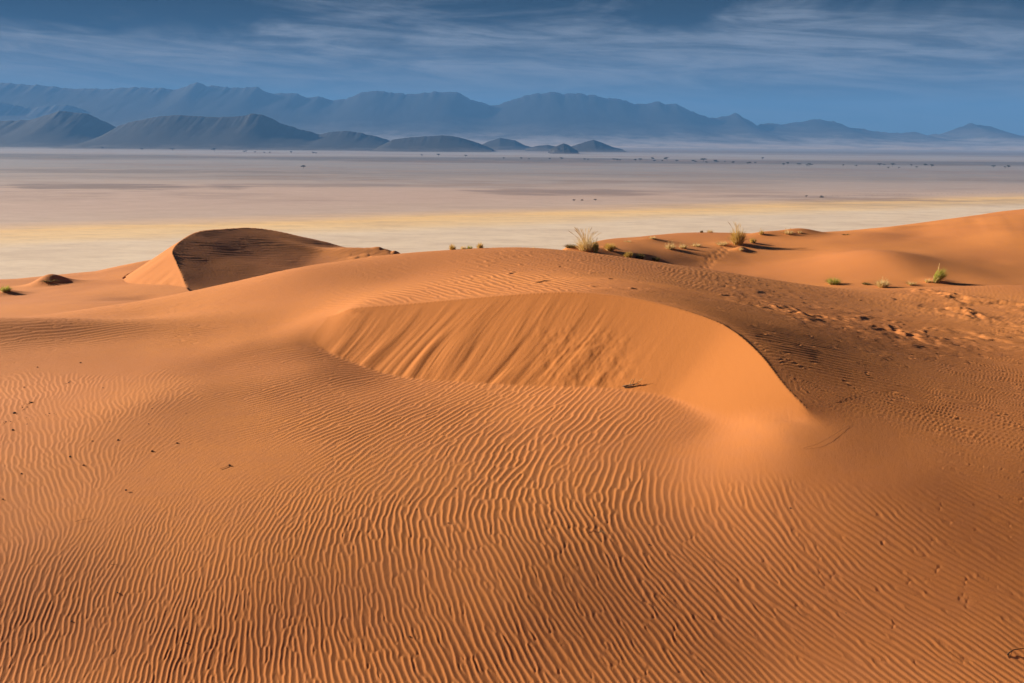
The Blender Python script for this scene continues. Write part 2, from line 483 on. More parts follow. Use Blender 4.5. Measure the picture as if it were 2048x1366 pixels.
# ---- fields given at photo pixels: ripple crest direction, wavelength and strength
# (u, v, du, dv along the crest in the picture, wavelength m, amplitude 0..1)
RIP = [
    (100, 1280, 0.25, -1, 0.120, 1.0), (350, 1250, 0.25, -1, 0.120, 1.0), (600, 1180, -0.05, -1, 0.125, 1.0), (250, 1080, 0.5, -1, 0.12, 0.75), (600, 1030, 0.55, -1, 0.135, 0.9),
    (900, 1300, -0.45, -1, 0.125, 1.0), (1000, 1150, -0.5, -1, 0.14, 1.0), (1200, 1250, -0.7, -1, 0.13, 1.0), (800, 1100, -0.15, -1, 0.14, 1.0), (1150, 1050, -0.5, -1, 0.15, 1.0),
    (1400, 1150, -1.0, -1, 0.14, 1.15), (1500, 1050, -0.85, -1, 0.155, 1.15), (1650, 1250, -1.4, -1, 0.14, 1.2), (1750, 1050, -1.4, -1, 0.16, 1.2), (1900, 1180, -1.9, -1, 0.155, 1.25),
    (1950, 1320, -1.4, -1, 0.14, 1.25), (1950, 1000, -2.2, -1, 0.17, 1.0), (1500, 1300, -1.0, -1, 0.135, 1.2), (1450, 990, -0.3, -1, 0.16, 0.8), (1250, 960, 0.25, -1, 0.18, 1.0), (1050, 900, 0.75, -1, 0.21, 1.0), (900, 950, 0.6, -1, 0.18, 1.0),
    (1200, 850, 1.0, -1, 0.22, 1.0), (1050, 800, 1.3, -1, 0.23, 1.0), (1300, 840, 1.15, -1, 0.19, 0.8), (850, 800, 2.2, -1, 0.22, 1.0), (700, 850, 2.3, -1, 0.21, 0.95), (760, 920, 1.4, -1, 0.18, 0.95),
    (650, 780, 3.5, -1, 0.22, 0.95), (600, 725, 5, -1, 0.22, 0.6), (540, 700, 6, -1, 0.22, 0.6), (500, 750, 6, -1, 0.22, 0.9), (400, 680, 9, -1, 0.24, 1.3), (200, 650, 9, -1, 0.24, 1.3), (100, 680, 9, -1, 0.24, 1.2), (350, 630, 9, -1, 0.26, 1.0), (450, 850, 5, -1, 0.17, 0.5),
    (500, 920, 2.0, -1, 0.13, 0.25), (350, 950, 1.0, -1, 0.12, 0.25), (150, 830, -0.4, -1, 0.16, 0.6), (60, 780, -0.3, -1, 0.17, 0.7), (100, 950, -0.5, -1, 0.15, 0.65), (40, 1030, -0.4, -1, 0.14, 0.6), (250, 780, 0.5, -1, 0.16, 0.35),
    (330, 850, 1, -1, 0.15, 0.25), (250, 720, 5, -1, 0.2, 0.5), (560, 620, 5, -1, 0.2, 0.08), (500, 660, 8, -1, 0.2, 0.8), (600, 580, 6, -1, 0.24, 0.3),
    (1380, 840, 0.8, -1, 0.16, 0.15), (1450, 875, 0.5, -1, 0.16, 0.02), (1520, 900, 0, -1, 0.16, 0.02), (1560, 940, -0.3, -1, 0.16, 0.03), (1680, 920, -1, -1, 0.16, 0.02), (1740, 945, -1.5, -1, 0.16, 0.05), (1620, 880, -1, -1, 0.16, 0.02),
    (1400, 850, 0.8, -1, 0.16, 0.06), (1345, 850, 0.8, -1, 0.17, 0.5), (1420, 900, 0.4, -1, 0.16, 0.03), (1480, 940, 0, -1, 0.16, 0.06), (1500, 870, 0.3, -1, 0.16, 0.01), (1560, 900, -0.3, -1, 0.16, 0.01), (1620, 925, -0.6, -1, 0.16, 0.02), (1670, 950, -1, -1, 0.16, 0.05), (1370, 895, 0.4, -1, 0.16, 0.25), (1560, 975, -0.6, -1, 0.16, 0.7), (1700, 985, -1.2, -1, 0.16, 0.7),
    (1450, 920, 0.3, -1, 0.14, 0.04), (1600, 930, -1, -1, 0.14, 0.03), (1380, 870, 0.8, -1, 0.16, 0.25), (1800, 930, -2, -1, 0.14, 0.12), (1350, 930, 0.2, -1, 0.16, 0.5),
    (1950, 930, -3.5, -1, 0.18, 0.7), (1950, 850, -4.5, -1, 0.23, 1.5), (1850, 800, -4.5, -1, 0.23, 1.6), (1700, 760, -4, -1, 0.22, 1.6), (2030, 760, -6, -1, 0.25, 1.6), (1700, 840, -3.5, -1, 0.20, 0.9),
    (1600, 690, -4.5, -1, 0.25, 1.6), (1450, 620, -4.5, -1, 0.27, 1.5), (1800, 690, -5.5, -1, 0.28, 1.6), (1300, 560, -5, -1, 0.32, 1.4), (1000, 560, -3.5, -1, 0.32, 1.3), (850, 590, -3.5, -1, 0.28, 1.0),
    (700, 590, -4, -1, 0.27, 0.5), (1050, 520, -4, -1, 0.4, 1.3), (800, 530, -4, -1, 0.36, 0.5), (1200, 530, -5, -1, 0.4, 1.4), (1600, 600, -6, -1, 0.35, 1.5), (1950, 600, -7, -1, 0.4, 0.6)]
ripP = []
for (u, v, du, dv, lam, amp) in RIP:
    x0, y0, z0 = hit(u, v)
    n_ = math.hypot(du, dv)
    a2, b2 = ray(u + du / n_ * 4, v + dv / n_ * 4)
    # second ray on the local tangent plane
    e_ = 0.15
    hx = float(height(np.array([x0 + e_]), np.array([y0]))[0] - z0) / e_
    hy = float(height(np.array([x0]), np.array([y0 + e_]))[0] - z0) / e_
    y1 = (z0 - hx * x0 - hy * y0) / (b2 - hx * a2 - hy)
    if not (0.5 * y0 < y1 < 2 * y0):
        y1 = y0 + 0.1
    th = math.atan2(y1 - y0, a2 * y1 - x0)
    ripP.append((x0, y0, math.cos(2 * th), math.sin(2 * th), math.log(lam * ((0.80 if u < 650 else 0.95) if v > 950 else 0.88)), amp))
ripP += [(-25, 80, math.cos(2 * 0.9), math.sin(2 * 0.9), math.log(0.6), 0.7), (-18, 85, math.cos(1.8), math.sin(1.8), math.log(0.65), 0.8), (-18, 70, math.cos(1.8), math.sin(1.8), math.log(0.5), 0.35), (-12, 92, math.cos(1.8), math.sin(1.8), math.log(0.7), 0.7),
         (-26, 62, 1, 0, math.log(0.4), 0.06), (-32, 75, 1, 0, math.log(0.4), 0.05), (10, 68, 1, 0, math.log(0.5), 0.12), (22, 66, 1, 0, math.log(0.5), 0.05), (40, 95, 1, 0, math.log(0.6), 0.1), (18, 80, 1, 0, math.log(0.6), 0.05)]
ripP = np.array(ripP)


def ripple_fields(x, y):
    """smoothly blended direction, wavelength and strength (nearest samples dominate, in scale-free distance)"""
    sc = np.maximum(y, 8)
    num = [0.0, 0.0, 0.0, 0.0]
    den_ = 0.0
    for p in ripP:
        s_ = math.sqrt(p[1])
        dx = (x - p[0]) / (0.5 * sc + 0.5 * p[1])
        dy = np.log(sc / p[1]) * 1.1
        wgt = 1.0 / (dx * dx + dy * dy + 0.0004) ** 2.0
        for i in range(4):
            num[i] = num[i] + wgt * p[2 + i]
        den_ = den_ + wgt
    return np.arctan2(num[1], num[0]) / 2, np.exp(num[2] / den_), num[3] / den_


# coarse lookup of the fields, then per-kernel and per-vertex values
AMP = np.zeros_like(Z)
LAM = np.zeros_like(Z)
_, lam_c, amp_c = ripple_fields(Xc, Yc)


AMP = upsample(amp_c)
LAM = upsample(lam_c)

# phasor noise: Gabor kernels scattered on the sand, each with the crest direction of its place
PH = np.zeros((NR, NC), np.complex64)
kern = []
yk = 10.8
while yk < 108:
    lam_mid = 0.12 + 0.0035 * max(yk - 16, 0) if yk < 55 else 0.26 + (yk - 55) * 0.012
    R = 1.5 * lam_mid
    hw = 0.585 * yk
    n_ = int(2 * hw / R * 2.6)
    xs = rng.uniform(-hw, hw, n_)
    ys = yk + rng.uniform(-0.5, 0.5, n_) * R
    kern.append(np.stack([xs, ys, np.full(n_, R)], 1))
    yk += R
kern = np.concatenate(kern)
kth, klam, kamp = ripple_fields(kern[:, 0], kern[:, 1])
kth += rng.normal(0, 0.08, len(kth)) * np.where(kern[:, 0] > 3, 0.6, 1.0)
# crest normal always points downwind (to the left), so all waves share one sense
flip = (-np.sin(kth) * -0.93 + np.cos(kth) * 0.37) < 0
kth = np.where(flip, kth + math.pi, kth)
klam = klam * np.exp(rng.normal(0, 0.06, len(klam)))
kph = rng.uniform(0, 2 * math.pi, len(kth))
keep = kamp > 0.03
for (x0, y0, R0), th, lam, ph in zip(kern[keep], kth[keep], klam[keep], kph[keep]):
    R = max(R0, 2.0 * lam) * (1.6 if x0 < 2 else 2.1)
    r0 = np.searchsorted(YS, y0 - R)
    r1 = np.searchsorted(YS, y0 + R)
    c0 = np.searchsorted(TX, (x0 - R) / y0)
    c1 = np.searchsorted(TX, (x0 + R) / y0)
    if r1 <= r0 or c1 <= c0:
        continue
    dx = (X[r0:r1, c0:c1] - x0).astype(np.float32)
    dy = (Y[r0:r1, c0:c1] - y0).astype(np.float32)
    # kernels are longer along the crest
    al = dx * math.cos(th) + dy * math.sin(th)
    ac = -dx * math.sin(th) + dy * math.cos(th)
    g_ = np.exp(-(al * al * 0.55 + ac * ac * 2.2) * (3.0 / (R * R)))
    PH[r0:r1, c0:c1] += g_ * np.exp(1j * (2 * math.pi / lam * ac + ph)).astype(np.complex64)
phase = np.angle(PH)
coh = smooth(0.0, 0.8, np.abs(PH))
tw = (phase + math.pi) / (2 * math.pi)
prof = np.where(tw < 0.72, tw / 0.72, (1 - tw) / 0.28)
prof = np.sin(prof * math.pi / 2) ** 2 * 0.3 + prof ** 1.8 * 0.7
slip_all = np.clip(SLIP + SLIP2, 0, 1)
patchy = 0.85 + 0.25 * vnoise(X * 0.7, Y * 0.5, 31)
fade = (1 - slip_all) * np.clip(AMP, 0, 1.6) * patchy
# no ripples right at the foot or the lip of the slip face
near_lip = np.where((D1 > 0) & (D1 < 0.5), smooth(0.02, 0.4, np.abs(D1)), 1.0)
RH = prof * coh * 0.046 * LAM ** 0.6 * fade * near_lip
Z2 = Z + RH

# ---- avalanche streaks on the slip face
dn = np.abs(D1)
fall = 0.5 * (1 - np.exp(-dn * 1.5))
sa = (X * 0.80 - Y * 0.60) + 0.10 * np.sin(dn * 2.0 + X)
left_w = smooth(-7.5, -5.0, X) * (1 - smooth(1.5, 4.2, X))
st = vnoise(sa * 1.9, dn * 0.25, 41) * 0.6 + vnoise(sa * 4.3, dn * 0.4, 42) * 0.35 + vnoise(sa * 9.0, dn * 0.8, 43) * 0.2 + vnoise(sa * 19.0, dn * 1.3, 46) * 0.10
tongue = np.maximum(vnoise(sa * 2.6, dn * 0.5 + 3, 44), 0) * smooth(0.8, 2.2, dn)
rough = smooth(0.2, 1.4, X) * (1 - smooth(2.6, 4.4, X)) * smooth(0.9, 1.8, dn)
lump = fbm(X * 4.5, Y * 4.0, 51, 3)
Z2 += SLIP * (1 - 0.85 * smooth(4.0, 5.6, X)) * (st * (0.008 + 0.046 * left_w) * fall * 1.4 + tongue * 0.055 * left_w + lump * rough * 0.013)
Z2 += SLIP2 * vnoise(ARC2 * 0.9, np.abs(D2) * 0.2, 45) * 0.07 * smooth(0.2, 1.2, np.abs(D2))
# right-hand dune's own little avalanche face and soft undulations everywhere
und = fbm(X * 0.12, Y * 0.10, 61, 3) * 0.03 * smooth(12, 20, Y) * (1 - slip_all)
Z2 += und * (1 + smooth(45, 70, Y) * 2.0)
fbx, fby, _ = pt(1990, 470, 86)
Z2 += smooth(38, 42, X) * smooth(80, 86, Y) * (1 - smooth(95, 104, Y)) * vnoise(X * 0.9 - Y * 0.35, Y * 0.06, 71) * 0.03

# ---- wind-pocked crusts on the right: long dark scoops
px0 = hit(1650, 630)
pock_w = np.zeros_like(Z)
for (u, v, ru, rv, a) in [(1500, 592, 90, 16, .6), (1640, 630, 110, 20, 1.0), (1800, 660, 110, 18, .8), (1950, 610, 120, 26, 1.2), (2040, 640, 90, 30, 1.1), (1850, 590, 70, 14, .9), (1980, 680, 90, 14, .5), (1700, 655, 60, 14, .6)]:
    x0, y0, _ = hit(u, v)
    rx = ru * y0 / F
    x1, y1, _ = hit(u, v - rv)
    ry = max(abs(y1 - y0), 1.0)
    pock_w += a * np.exp(-((X - x0) / rx) ** 2 - ((Y - y0) / ry) ** 2)
wx_ = X + 0.5 * vnoise(X * 0.8, Y * 0.6, 82)
gate = smooth(-0.25, 0.45, vnoise(wx_ * 0.45, Y * 0.35, 85))
dash = vnoise(wx_ * 0.95, Y * 1.05 + X * 0.35, 81) + 0.7 * vnoise(wx_ * 2.0, Y * 2.1 + X * 0.7, 83) + 0.35 * vnoise(X * 5, Y * 4, 84)
Z2 += np.clip(pock_w, 0, 1.2) * (0.25 + 0.75 * gate) * np.clip(dash, -0.35, 0.8) * 0.11 * (D1 > 0.3)
pk2 = vnoise(X * 1.1, Y * 0.9, 86)
w2 = smooth(-16, -12, X) * (1 - smooth(-6, -4, X)) * smooth(78, 86, Y) * (1 - smooth(96, 100, Y))
Z2 += w2 * np.clip(pk2, 0, 1) * 0.28

# ---- shallow drag marks / crust edges on the crown
for (u, v, ln, dv) in [(1085, 564, 44, -6), (1020, 547, 16, -5), (985, 526, 30, -3), (1190, 574, 34, 1), (1265, 577, 16, 0), (1195, 546, 40, 1), (1220, 558, 14, 0), (1450, 590, 24, 2), (700, 626, 60, -0)]:
    a_ = hit(u - ln / 2, v - dv / 2)
    b_ = hit(u + ln / 2, v + dv / 2)
    if abs(a_[1] - b_[1]) > 5:
        continue
    ll = math.hypot(b_[0] - a_[0], b_[1] - a_[1]) + 1e-6
    tx_, ty_ = (b_[0] - a_[0]) / ll, (b_[1] - a_[1]) / ll
    r0, r1 = np.searchsorted(YS, min(a_[1], b_[1]) - 2), np.searchsorted(YS, max(a_[1], b_[1]) + 2)
    sx, sy = X[r0:r1], Y[r0:r1]
    al = ((sx - a_[0]) * tx_ + (sy - a_[1]) * ty_) / ll
    ac = -(sx - a_[0]) * ty_ + (sy - a_[1]) * tx_ + 0.03 * vnoise(sx * 5, sy * 5, 91)
    prof_ = np.exp(-(ac / 0.07) ** 2) - 0.6 * np.exp(-((ac + 0.16) / 0.12) ** 2)
    Z2[r0:r1] += 0.028 * prof_ * smooth(0, 0.25, al) * (1 - smooth(0.6, 1, al)) * (y0 > 0)

# ---- a line of animal tracks crossing the far hollow
tr = [(1452, 498), (1446, 503), (1439, 509), (1434, 512), (1426, 520), (1421, 526), (1415, 533), (1411, 539)]
for i, (u, v) in enumerate(tr):
    x0, y0, _ = hit(u, v, 52)
    for k_ in range(2):
        xx_, yk_ = x0 + random.uniform(-0.12, 0.12), y0 + (k_ - 0.5) * 1.3
        r0, r1 = np.searchsorted(YS, yk_ - 2), np.searchsorted(YS, yk_ + 2)
        Z2[r0:r1] += -0.035 * np.exp(-((X[r0:r1] - xx_) / 0.16) ** 2 - ((Y[r0:r1] - yk_) / 0.42) ** 2)


# ---- the two ends of the slip face are blown smooth
def relax(cx, cy, rad, half_c, half_r, passes=3):
    r0, r1 = np.searchsorted(YS, cy - rad * 2.2), np.searchsorted(YS, cy + rad * 2.2)
    c0, c1 = np.searchsorted(TX, (cx - rad * 2.2) / cy), np.searchsorted(TX, (cx + rad * 2.2) / cy)
    w_ = Z2[r0:r1, c0:c1].copy()
    A_ = np.stack([np.ones(w_.size), X[r0:r1, c0:c1].ravel(), Y[r0:r1, c0:c1].ravel()], 1)
    co_ = np.linalg.lstsq(A_, w_.ravel(), rcond=None)[0]
    trend = (A_ @ co_).reshape(w_.shape)
    b_ = w_ - trend
    nc_ = max(1, int(half_c / (cy * (TX[c0 + 1] - TX[c0]))))
    nr_ = max(1, int(half_r / (YS[(r0 + r1) // 2 + 1] - YS[(r0 + r1) // 2])))
    for _ in range(passes):
        for ax, n_ in ((1, nc_), (0, nr_)):
            p_ = np.pad(b_, [(n_ + 1, n_) if a == ax else (0, 0) for a in (0, 1)], mode='edge')
            cs = np.cumsum(p_, axis=ax)
            k_ = 2 * n_ + 1
            b_ = (cs[:, k_:] - cs[:, :-k_]) / k_ if ax == 1 else (cs[k_:] - cs[:-k_]) / k_
    q_ = np.hypot((X[r0:r1, c0:c1] - cx), (Y[r0:r1, c0:c1] - cy)) / rad
    m_ = 1 - smooth(0.45, 1.25, q_)
    Z2[r0:r1, c0:c1] = w_ * (1 - m_) + (b_ + trend) * m_


e1 = pt(640, 658, 34.0)
relax(e1[0] - 0.5, e1[1], 1.4, 0.3, 0.45)
for u_, v_, rr_, hw_ in ((1715, 890, 1.5, 0.45), (1650, 850, 0.7, 0.10)):
    e2 = hit(u_, v_)
    relax(e2[0], e2[1], rr_, hw_, hw_)


def grid_mesh(name, Xg, Yg, Zg, attrs=None):
    nr, nc = Xg.shape
    me = bpy.data.meshes.new(name)
    co = np.stack([Xg, Yg, Zg], -1).reshape(-1, 3).astype(np.float32)
    me.vertices.add(nr * nc)
    me.vertices.foreach_set('co', co.ravel())
    i = np.arange((nr - 1) * (nc - 1))
    r_, c_ = i // (nc - 1), i % (nc - 1)
    a = r_ * nc + c_
    q = np.stack([a, a + 1, a + nc + 1, a + nc], 1).astype(np.int32)
    me.loops.add(q.size)
    me.loops.foreach_set('vertex_index', q.ravel())
    me.polygons.add(len(q))
    me.polygons.foreach_set('loop_start', np.arange(0, q.size, 4, dtype=np.int32))
    me.polygons.foreach_set('use_smooth', np.ones(len(q), bool))
    for k_, v in (attrs or {}).items():
        at = me.attributes.new(k_, 'FLOAT', 'POINT')
        at.data.foreach_set('value', v.ravel().astype(np.float32))
    me.update()
    me.validate()
    return me


def link(name, me, parent=None, **props):
    o = bpy.data.objects.new(name, me)
    COL.objects.link(o)
    if parent is not None:
        o.parent = parent
    for k_, v in props.items():
        o[k_] = v
    return o


def material(name):
    mt = bpy.data.materials.new(name)
    mt.use_nodes = True
    mt.node_tree.nodes.clear()
    t = NT(mt.node_tree)
    b = t.n('ShaderNodeBsdfPrincipled')
    o = t.n('ShaderNodeOutputMaterial')
    mt.node_tree.links.new(b.outputs[0], o.inputs[0])
    t.set(b, 'Roughness', 0.9)
    b.inputs['Specular IOR Level'].default_value = 0.15
    return mt, t, b


# ---- sand material
M_SAND, t, b = material('sand')
geo = t.n('ShaderNodeNewGeometry').outputs['Position']
slip_a = t.n('ShaderNodeAttribute', {'attribute_name': 'slip'}).outputs['Fac']
big = t.noise(t.mapping(geo, (0.10, 0.10, 0.10)), 1.0, 4, 0.55)
mid = t.noise(geo, 2.2, 5, 0.6)
fine = t.noise(geo, 60.0, 3, 0.7)
c1 = t.mix(t.maprange(big, 0.35, 0.65), (0.53, 0.197, 0.058, 1), (0.61, 0.233, 0.062, 1))
c1 = t.mix(t.maprange(mid, 0.3, 0.75, 0.0, 0.35), c1, (0.50, 0.20, 0.08, 1))
c1 = t.mix(t.math('MULTIPLY', slip_a, 0.85), c1, (0.475, 0.173, 0.041, 1))
c1 = t.mix(t.maprange(fine, 0.35, 0.75, 0.0, 0.22), c1, (0.36, 0.145, 0.06, 1))
t.set(b, 'Base Color', c1)
bump = t.n('ShaderNodeBump', None, Strength=0.35, Distance=0.02, Height=t.math('ADD', t.noise(geo, 45.0, 3, 0.7), t.math('MULTIPLY', t.noise(geo, 9.0, 3, 0.6), 0.8)))
t.set(b, 'Normal', bump.outputs[0])

dunes = link('sand_dunes', grid_mesh('sand_dunes', X, Y, Z2 + ZC, {'slip': slip_all}), kind='structure',
             label='orange rippled sand dunes with a curved slip face', category='dunes')
dunes.data.materials.append(M_SAND)

# ------------------------------------------------------------------ the plain
HALF = 20000.0
M_PLAIN, t, b = material('desert_plain')
geo = t.n('ShaderNodeNewGeometry').outputs['Position']
sp = t.n('ShaderNodeSeparateXYZ', None, Vector=geo)
streak = t.noise(t.mapping(geo, (0.0020, 0.006, 1.0), (0, 0, -0.45)), 1.0, 6, 0.6)
streak2 = t.noise(t.mapping(geo, (0.0010, 0.0020, 1.0), (0, 0, 0.05)), 1.0, 6, 0.6)
patch = t.noise(t.mapping(geo, (0.006, 0.011, 1.0), (0, 0, -0.3)), 1.0, 6, 0.65)
speck = t.noise(geo, 0.09, 5, 0.7)
wv = t.math('SUBTRACT', sp.outputs[1], t.math('MULTIPLY', sp.outputs[0], 0.546))
wv = t.math('ADD', wv, t.math('MULTIPLY', t.math('SUBTRACT', streak, 0.5), 160.0))
near = t.ramp(t.maprange(wv, 600, 1400, interp='LINEAR'),
              [(0.0, (0.78, 0.63, 0.47)), (0.40, (0.80, 0.65, 0.48)), (0.48, (0.86, 0.62, 0.34)), (0.58, (0.90, 0.60, 0.27)), (0.66, (0.70, 0.49, 0.32)), (0.74, (0.57, 0.43, 0.35)), (1.0, (0.55, 0.40, 0.33))])
# further out the bands run level: gravel fans, a dark dry river, pale pans, blue-grey haze painted in
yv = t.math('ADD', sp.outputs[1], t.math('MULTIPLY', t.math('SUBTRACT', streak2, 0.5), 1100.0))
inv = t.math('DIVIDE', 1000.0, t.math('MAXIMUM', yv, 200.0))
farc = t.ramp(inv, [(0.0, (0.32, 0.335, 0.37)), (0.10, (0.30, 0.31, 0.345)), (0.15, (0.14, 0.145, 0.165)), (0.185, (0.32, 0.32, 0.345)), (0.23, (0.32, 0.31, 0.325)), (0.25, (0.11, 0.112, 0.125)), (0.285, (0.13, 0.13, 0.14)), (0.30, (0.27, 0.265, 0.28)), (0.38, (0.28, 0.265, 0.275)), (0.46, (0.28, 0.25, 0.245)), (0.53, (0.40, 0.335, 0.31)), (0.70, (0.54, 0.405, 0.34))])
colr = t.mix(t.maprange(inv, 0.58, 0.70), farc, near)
dark = t.math('MULTIPLY', t.maprange(streak2, 0.46, 0.60), t.maprange(patch, 0.38, 0.58))
dark = t.math('MULTIPLY', dark, t.maprange(inv, 0.95, 0.65))
colr = t.mix(t.math('MULTIPLY', dark, 0.6), colr, (0.20, 0.135, 0.115, 1))
fine_s = t.noise(t.mapping(geo, (0.02, 0.04, 1.0), (0, 0, -0.4)), 1.0, 6, 0.7)
colr = t.mix(t.maprange(patch, 0.44, 0.70, 0.0, 0.30), colr, (0.48, 0.35, 0.27, 1))
colr = t.mix(t.maprange(fine_s, 0.42, 0.70, 0.0, 0.30), colr, (0.40, 0.28, 0.20, 1))
colr = t.mix(t.maprange(fine_s, 0.45, 0.25, 0.0, 0.25), colr, (0.85, 0.70, 0.50, 1))
# two stretches of dark gravel
for gx_, gy_, rx_, ry_, am_ in ((-640.0, 1600.0, 260.0, 110.0, 0.75), (-330.0, 1690.0, 230.0, 90.0, 0.45), (70.0, 1530.0, 190.0, 130.0, 0.6), (-900.0, 2300.0, 700.0, 160.0, 0.5)):
    ex = t.math('DIVIDE', t.math('SUBTRACT', sp.outputs[0], gx_), rx_)
    ey = t.math('DIVIDE', t.math('SUBTRACT', sp.outputs[1], gy_), ry_)
    er = t.math('ADD', t.math('ADD', t.math('MULTIPLY', ex, ex), t.math('MULTIPLY', ey, ey)), t.math('MULTIPLY', t.math('SUBTRACT', patch, 0.5), 4.0))
    colr = t.mix(t.maprange(er, 1.0, 0.0, 0.0, am_), colr, (0.17, 0.125, 0.115, 1))
# pink blown sand spreading out from the foot of the dunes
pink = t.math('ADD', t.math('MULTIPLY', t.math('SUBTRACT', patch, 0.5), 220.0), t.math('SUBTRACT', sp.outputs[1], t.math('MULTIPLY', sp.outputs[0], 0.9)))
pinkm = t.math('MULTIPLY', t.maprange(pink, 560, 380), t.maprange(sp.outputs[0], 40, 260))
colr = t.mix(t.math('MULTIPLY', pinkm, 0.8), colr, (0.55, 0.33, 0.23, 1))
colr = t.mix(t.maprange(speck, 0.45, 0.8, 0.0, 0.25), colr, (0.36, 0.27, 0.19, 1))
t.set(b, 'Base Color', colr)
gx = np.linspace(-HALF, HALF, 60)
gy = np.concatenate([np.linspace(-6000, 400, 8), np.geomspace(420, HALF, 90)])
GX, GY = np.meshgrid(gx, gy)
plain = link('ground', grid_mesh('ground', GX, GY, np.zeros_like(GX)), kind='structure', label='wide pale gravel plain below the dunes', category='ground')
plain.data.materials.append(M_PLAIN)

# ------------------------------------------------------------------ hills and mountains
M_ROCK, t, b = material('mountain_rock')
geo = t.n('ShaderNodeNewGeometry').outputs['Position']
sp = t.n('ShaderNodeSeparateXYZ', None, Vector=geo)
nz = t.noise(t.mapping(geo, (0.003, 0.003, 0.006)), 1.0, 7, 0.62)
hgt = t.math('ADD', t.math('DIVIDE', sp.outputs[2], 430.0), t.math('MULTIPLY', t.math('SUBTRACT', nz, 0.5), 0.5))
rc = t.ramp(hgt, [(0.0, (0.46, 0.38, 0.33)), (0.10, (0.34, 0.31, 0.30)), (0.30, (0.10, 0.092, 0.088)), (0.6, (0.02, 0.018, 0.017)), (1.0, (0.012, 0.011, 0.010))])  # pale foot imitates low-lying mist, painted into the rock colour by height
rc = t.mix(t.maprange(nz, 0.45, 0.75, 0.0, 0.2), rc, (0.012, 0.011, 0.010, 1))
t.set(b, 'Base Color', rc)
M_HILL, t, b = material('hill_rock')
geo = t.n('ShaderNodeNewGeometry').outputs['Position']
sp = t.n('ShaderNodeSeparateXYZ', None, Vector=geo)
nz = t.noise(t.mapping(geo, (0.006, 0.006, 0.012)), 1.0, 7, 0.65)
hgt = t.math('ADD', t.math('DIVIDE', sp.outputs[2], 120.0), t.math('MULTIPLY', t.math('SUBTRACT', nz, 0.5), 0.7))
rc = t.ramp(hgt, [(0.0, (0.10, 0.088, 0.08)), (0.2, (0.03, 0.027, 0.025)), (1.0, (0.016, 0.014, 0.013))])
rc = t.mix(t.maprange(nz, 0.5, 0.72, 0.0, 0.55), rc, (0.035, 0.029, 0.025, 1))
t.set(b, 'Base Color', rc)


def hill(name, sil, dist, depth, mat, seed, rough=0.018, **props):
    """a solid ridge whose crest runs through the given skyline points at distance dist"""
    us = np.array([p[0] for p in sil], float)
    xs, zs = [], []
    for u, v in sil:
        x_, _, z_ = pt(u, v, dist)
        xs.append(x_)
        zs.append(max(z_ + ZC, 0.0))
    xs, zs = np.array(xs), np.array(zs)
    n = int(max(60, (us[-1] - us[0]) * 0.8))
    xg = np.linspace(xs[0], xs[-1], n)
    prof_ = np.interp(xg, xs, zs)
    step = (xg[1] - xg[0])
    prof_ = prof_ + fbm(xg / (step * 9), xg * 0 + seed, seed, 4) * zs.max() * 0.012 * smooth(0.0, 0.15, prof_ / zs.max())
    k_ = np.concatenate([np.linspace(-1, 0, 34), np.linspace(0.06, 1, 14)])
    KX, KY = np.meshgrid(xg, k_)
    PY = np.repeat(prof_[None, :], len(k_), 0)
    # slopes smooth the skyline sideways as they come down
    sm = PY.copy()
    for i, kk in enumerate(k_):
        wid = int(abs(kk) * n * 0.06)
        if wid > 1:
            ker = np.hanning(2 * wid + 1)
            sm[i] = np.convolve(np.pad(prof_, wid, mode='edge'), ker / ker.sum(), 'valid')
    f_ = (1 - np.abs(KY)) ** 1.7
    sc = depth * 0.22
    yy = dist + KY * depth
    gully = np.abs(fbm(KX / sc + yy / sc * 0.15, yy / sc * 0.55, seed + 3, 5, 0.55))
    H = sm * f_ * (1 - rough * 2.2 * gully * np.clip(np.abs(KY) * 5, 0, 1)) - 2.0
    H = np.minimum(H, np.maximum(PY.max() * (1 - np.abs(KY) * 0.2), 0))
    o = link(name, grid_mesh(name, KX, yy, H), kind='structure', **props)
    o.data.materials.append(mat)
    return o


FAR = [(-420, 215), (-330, 190), (-240, 196), (-150, 175), (-60, 170), (0, 166), (40, 167), (95, 172), (150, 178), (215, 176), (290, 174), (355, 178), (378, 170), (395, 164), (410, 170), (440, 173), (480, 176), (515, 173), (530, 182), (548, 187), (570, 185), (592, 187), (610, 194), (640, 193), (668, 200), (700, 196), (725, 184),
       (760, 181), (800, 187), (830, 189), (865, 183), (900, 184), (920, 185), (940, 197), (980, 210), (998, 209), (1020, 200), (1070, 187), (1110, 184), (1125, 188), (1140, 186), (1185, 189), (1215, 196), (1240, 198), (1270, 209), (1300, 206), (1318, 202), (1330, 207), (1350, 207), (1380, 220), (1415, 235), (1450, 233), (1470, 226), (1490, 236), (1515, 250),
       (1545, 246), (1560, 250), (1590, 243), (1640, 239), (1665, 241), (1695, 254), (1720, 257), (1760, 264), (1800, 266), (1830, 263), (1850, 271), (1880, 268), (1910, 258), (1945, 246), (1980, 252), (2010, 263), (2030, 272), (2048, 270), (2120, 262), (2220, 250), (2330, 262), (2480, 285)]
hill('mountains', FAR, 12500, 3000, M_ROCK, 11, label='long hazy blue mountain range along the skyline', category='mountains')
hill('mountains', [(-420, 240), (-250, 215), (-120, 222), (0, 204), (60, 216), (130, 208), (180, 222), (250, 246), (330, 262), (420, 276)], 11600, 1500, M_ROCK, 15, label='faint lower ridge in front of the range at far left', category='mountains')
hill('hill', [(-380, 280), (-300, 262), (-200, 245), (-100, 250), (0, 242), (60, 239), (100, 228), (120, 221), (135, 222), (150, 225), (170, 225), (200, 238), (230, 252), (270, 268), (320, 281), (365, 287)], 7200, 950, M_HILL, 21, label='dark twin-topped hill at the far left edge of the plain', category='hill')
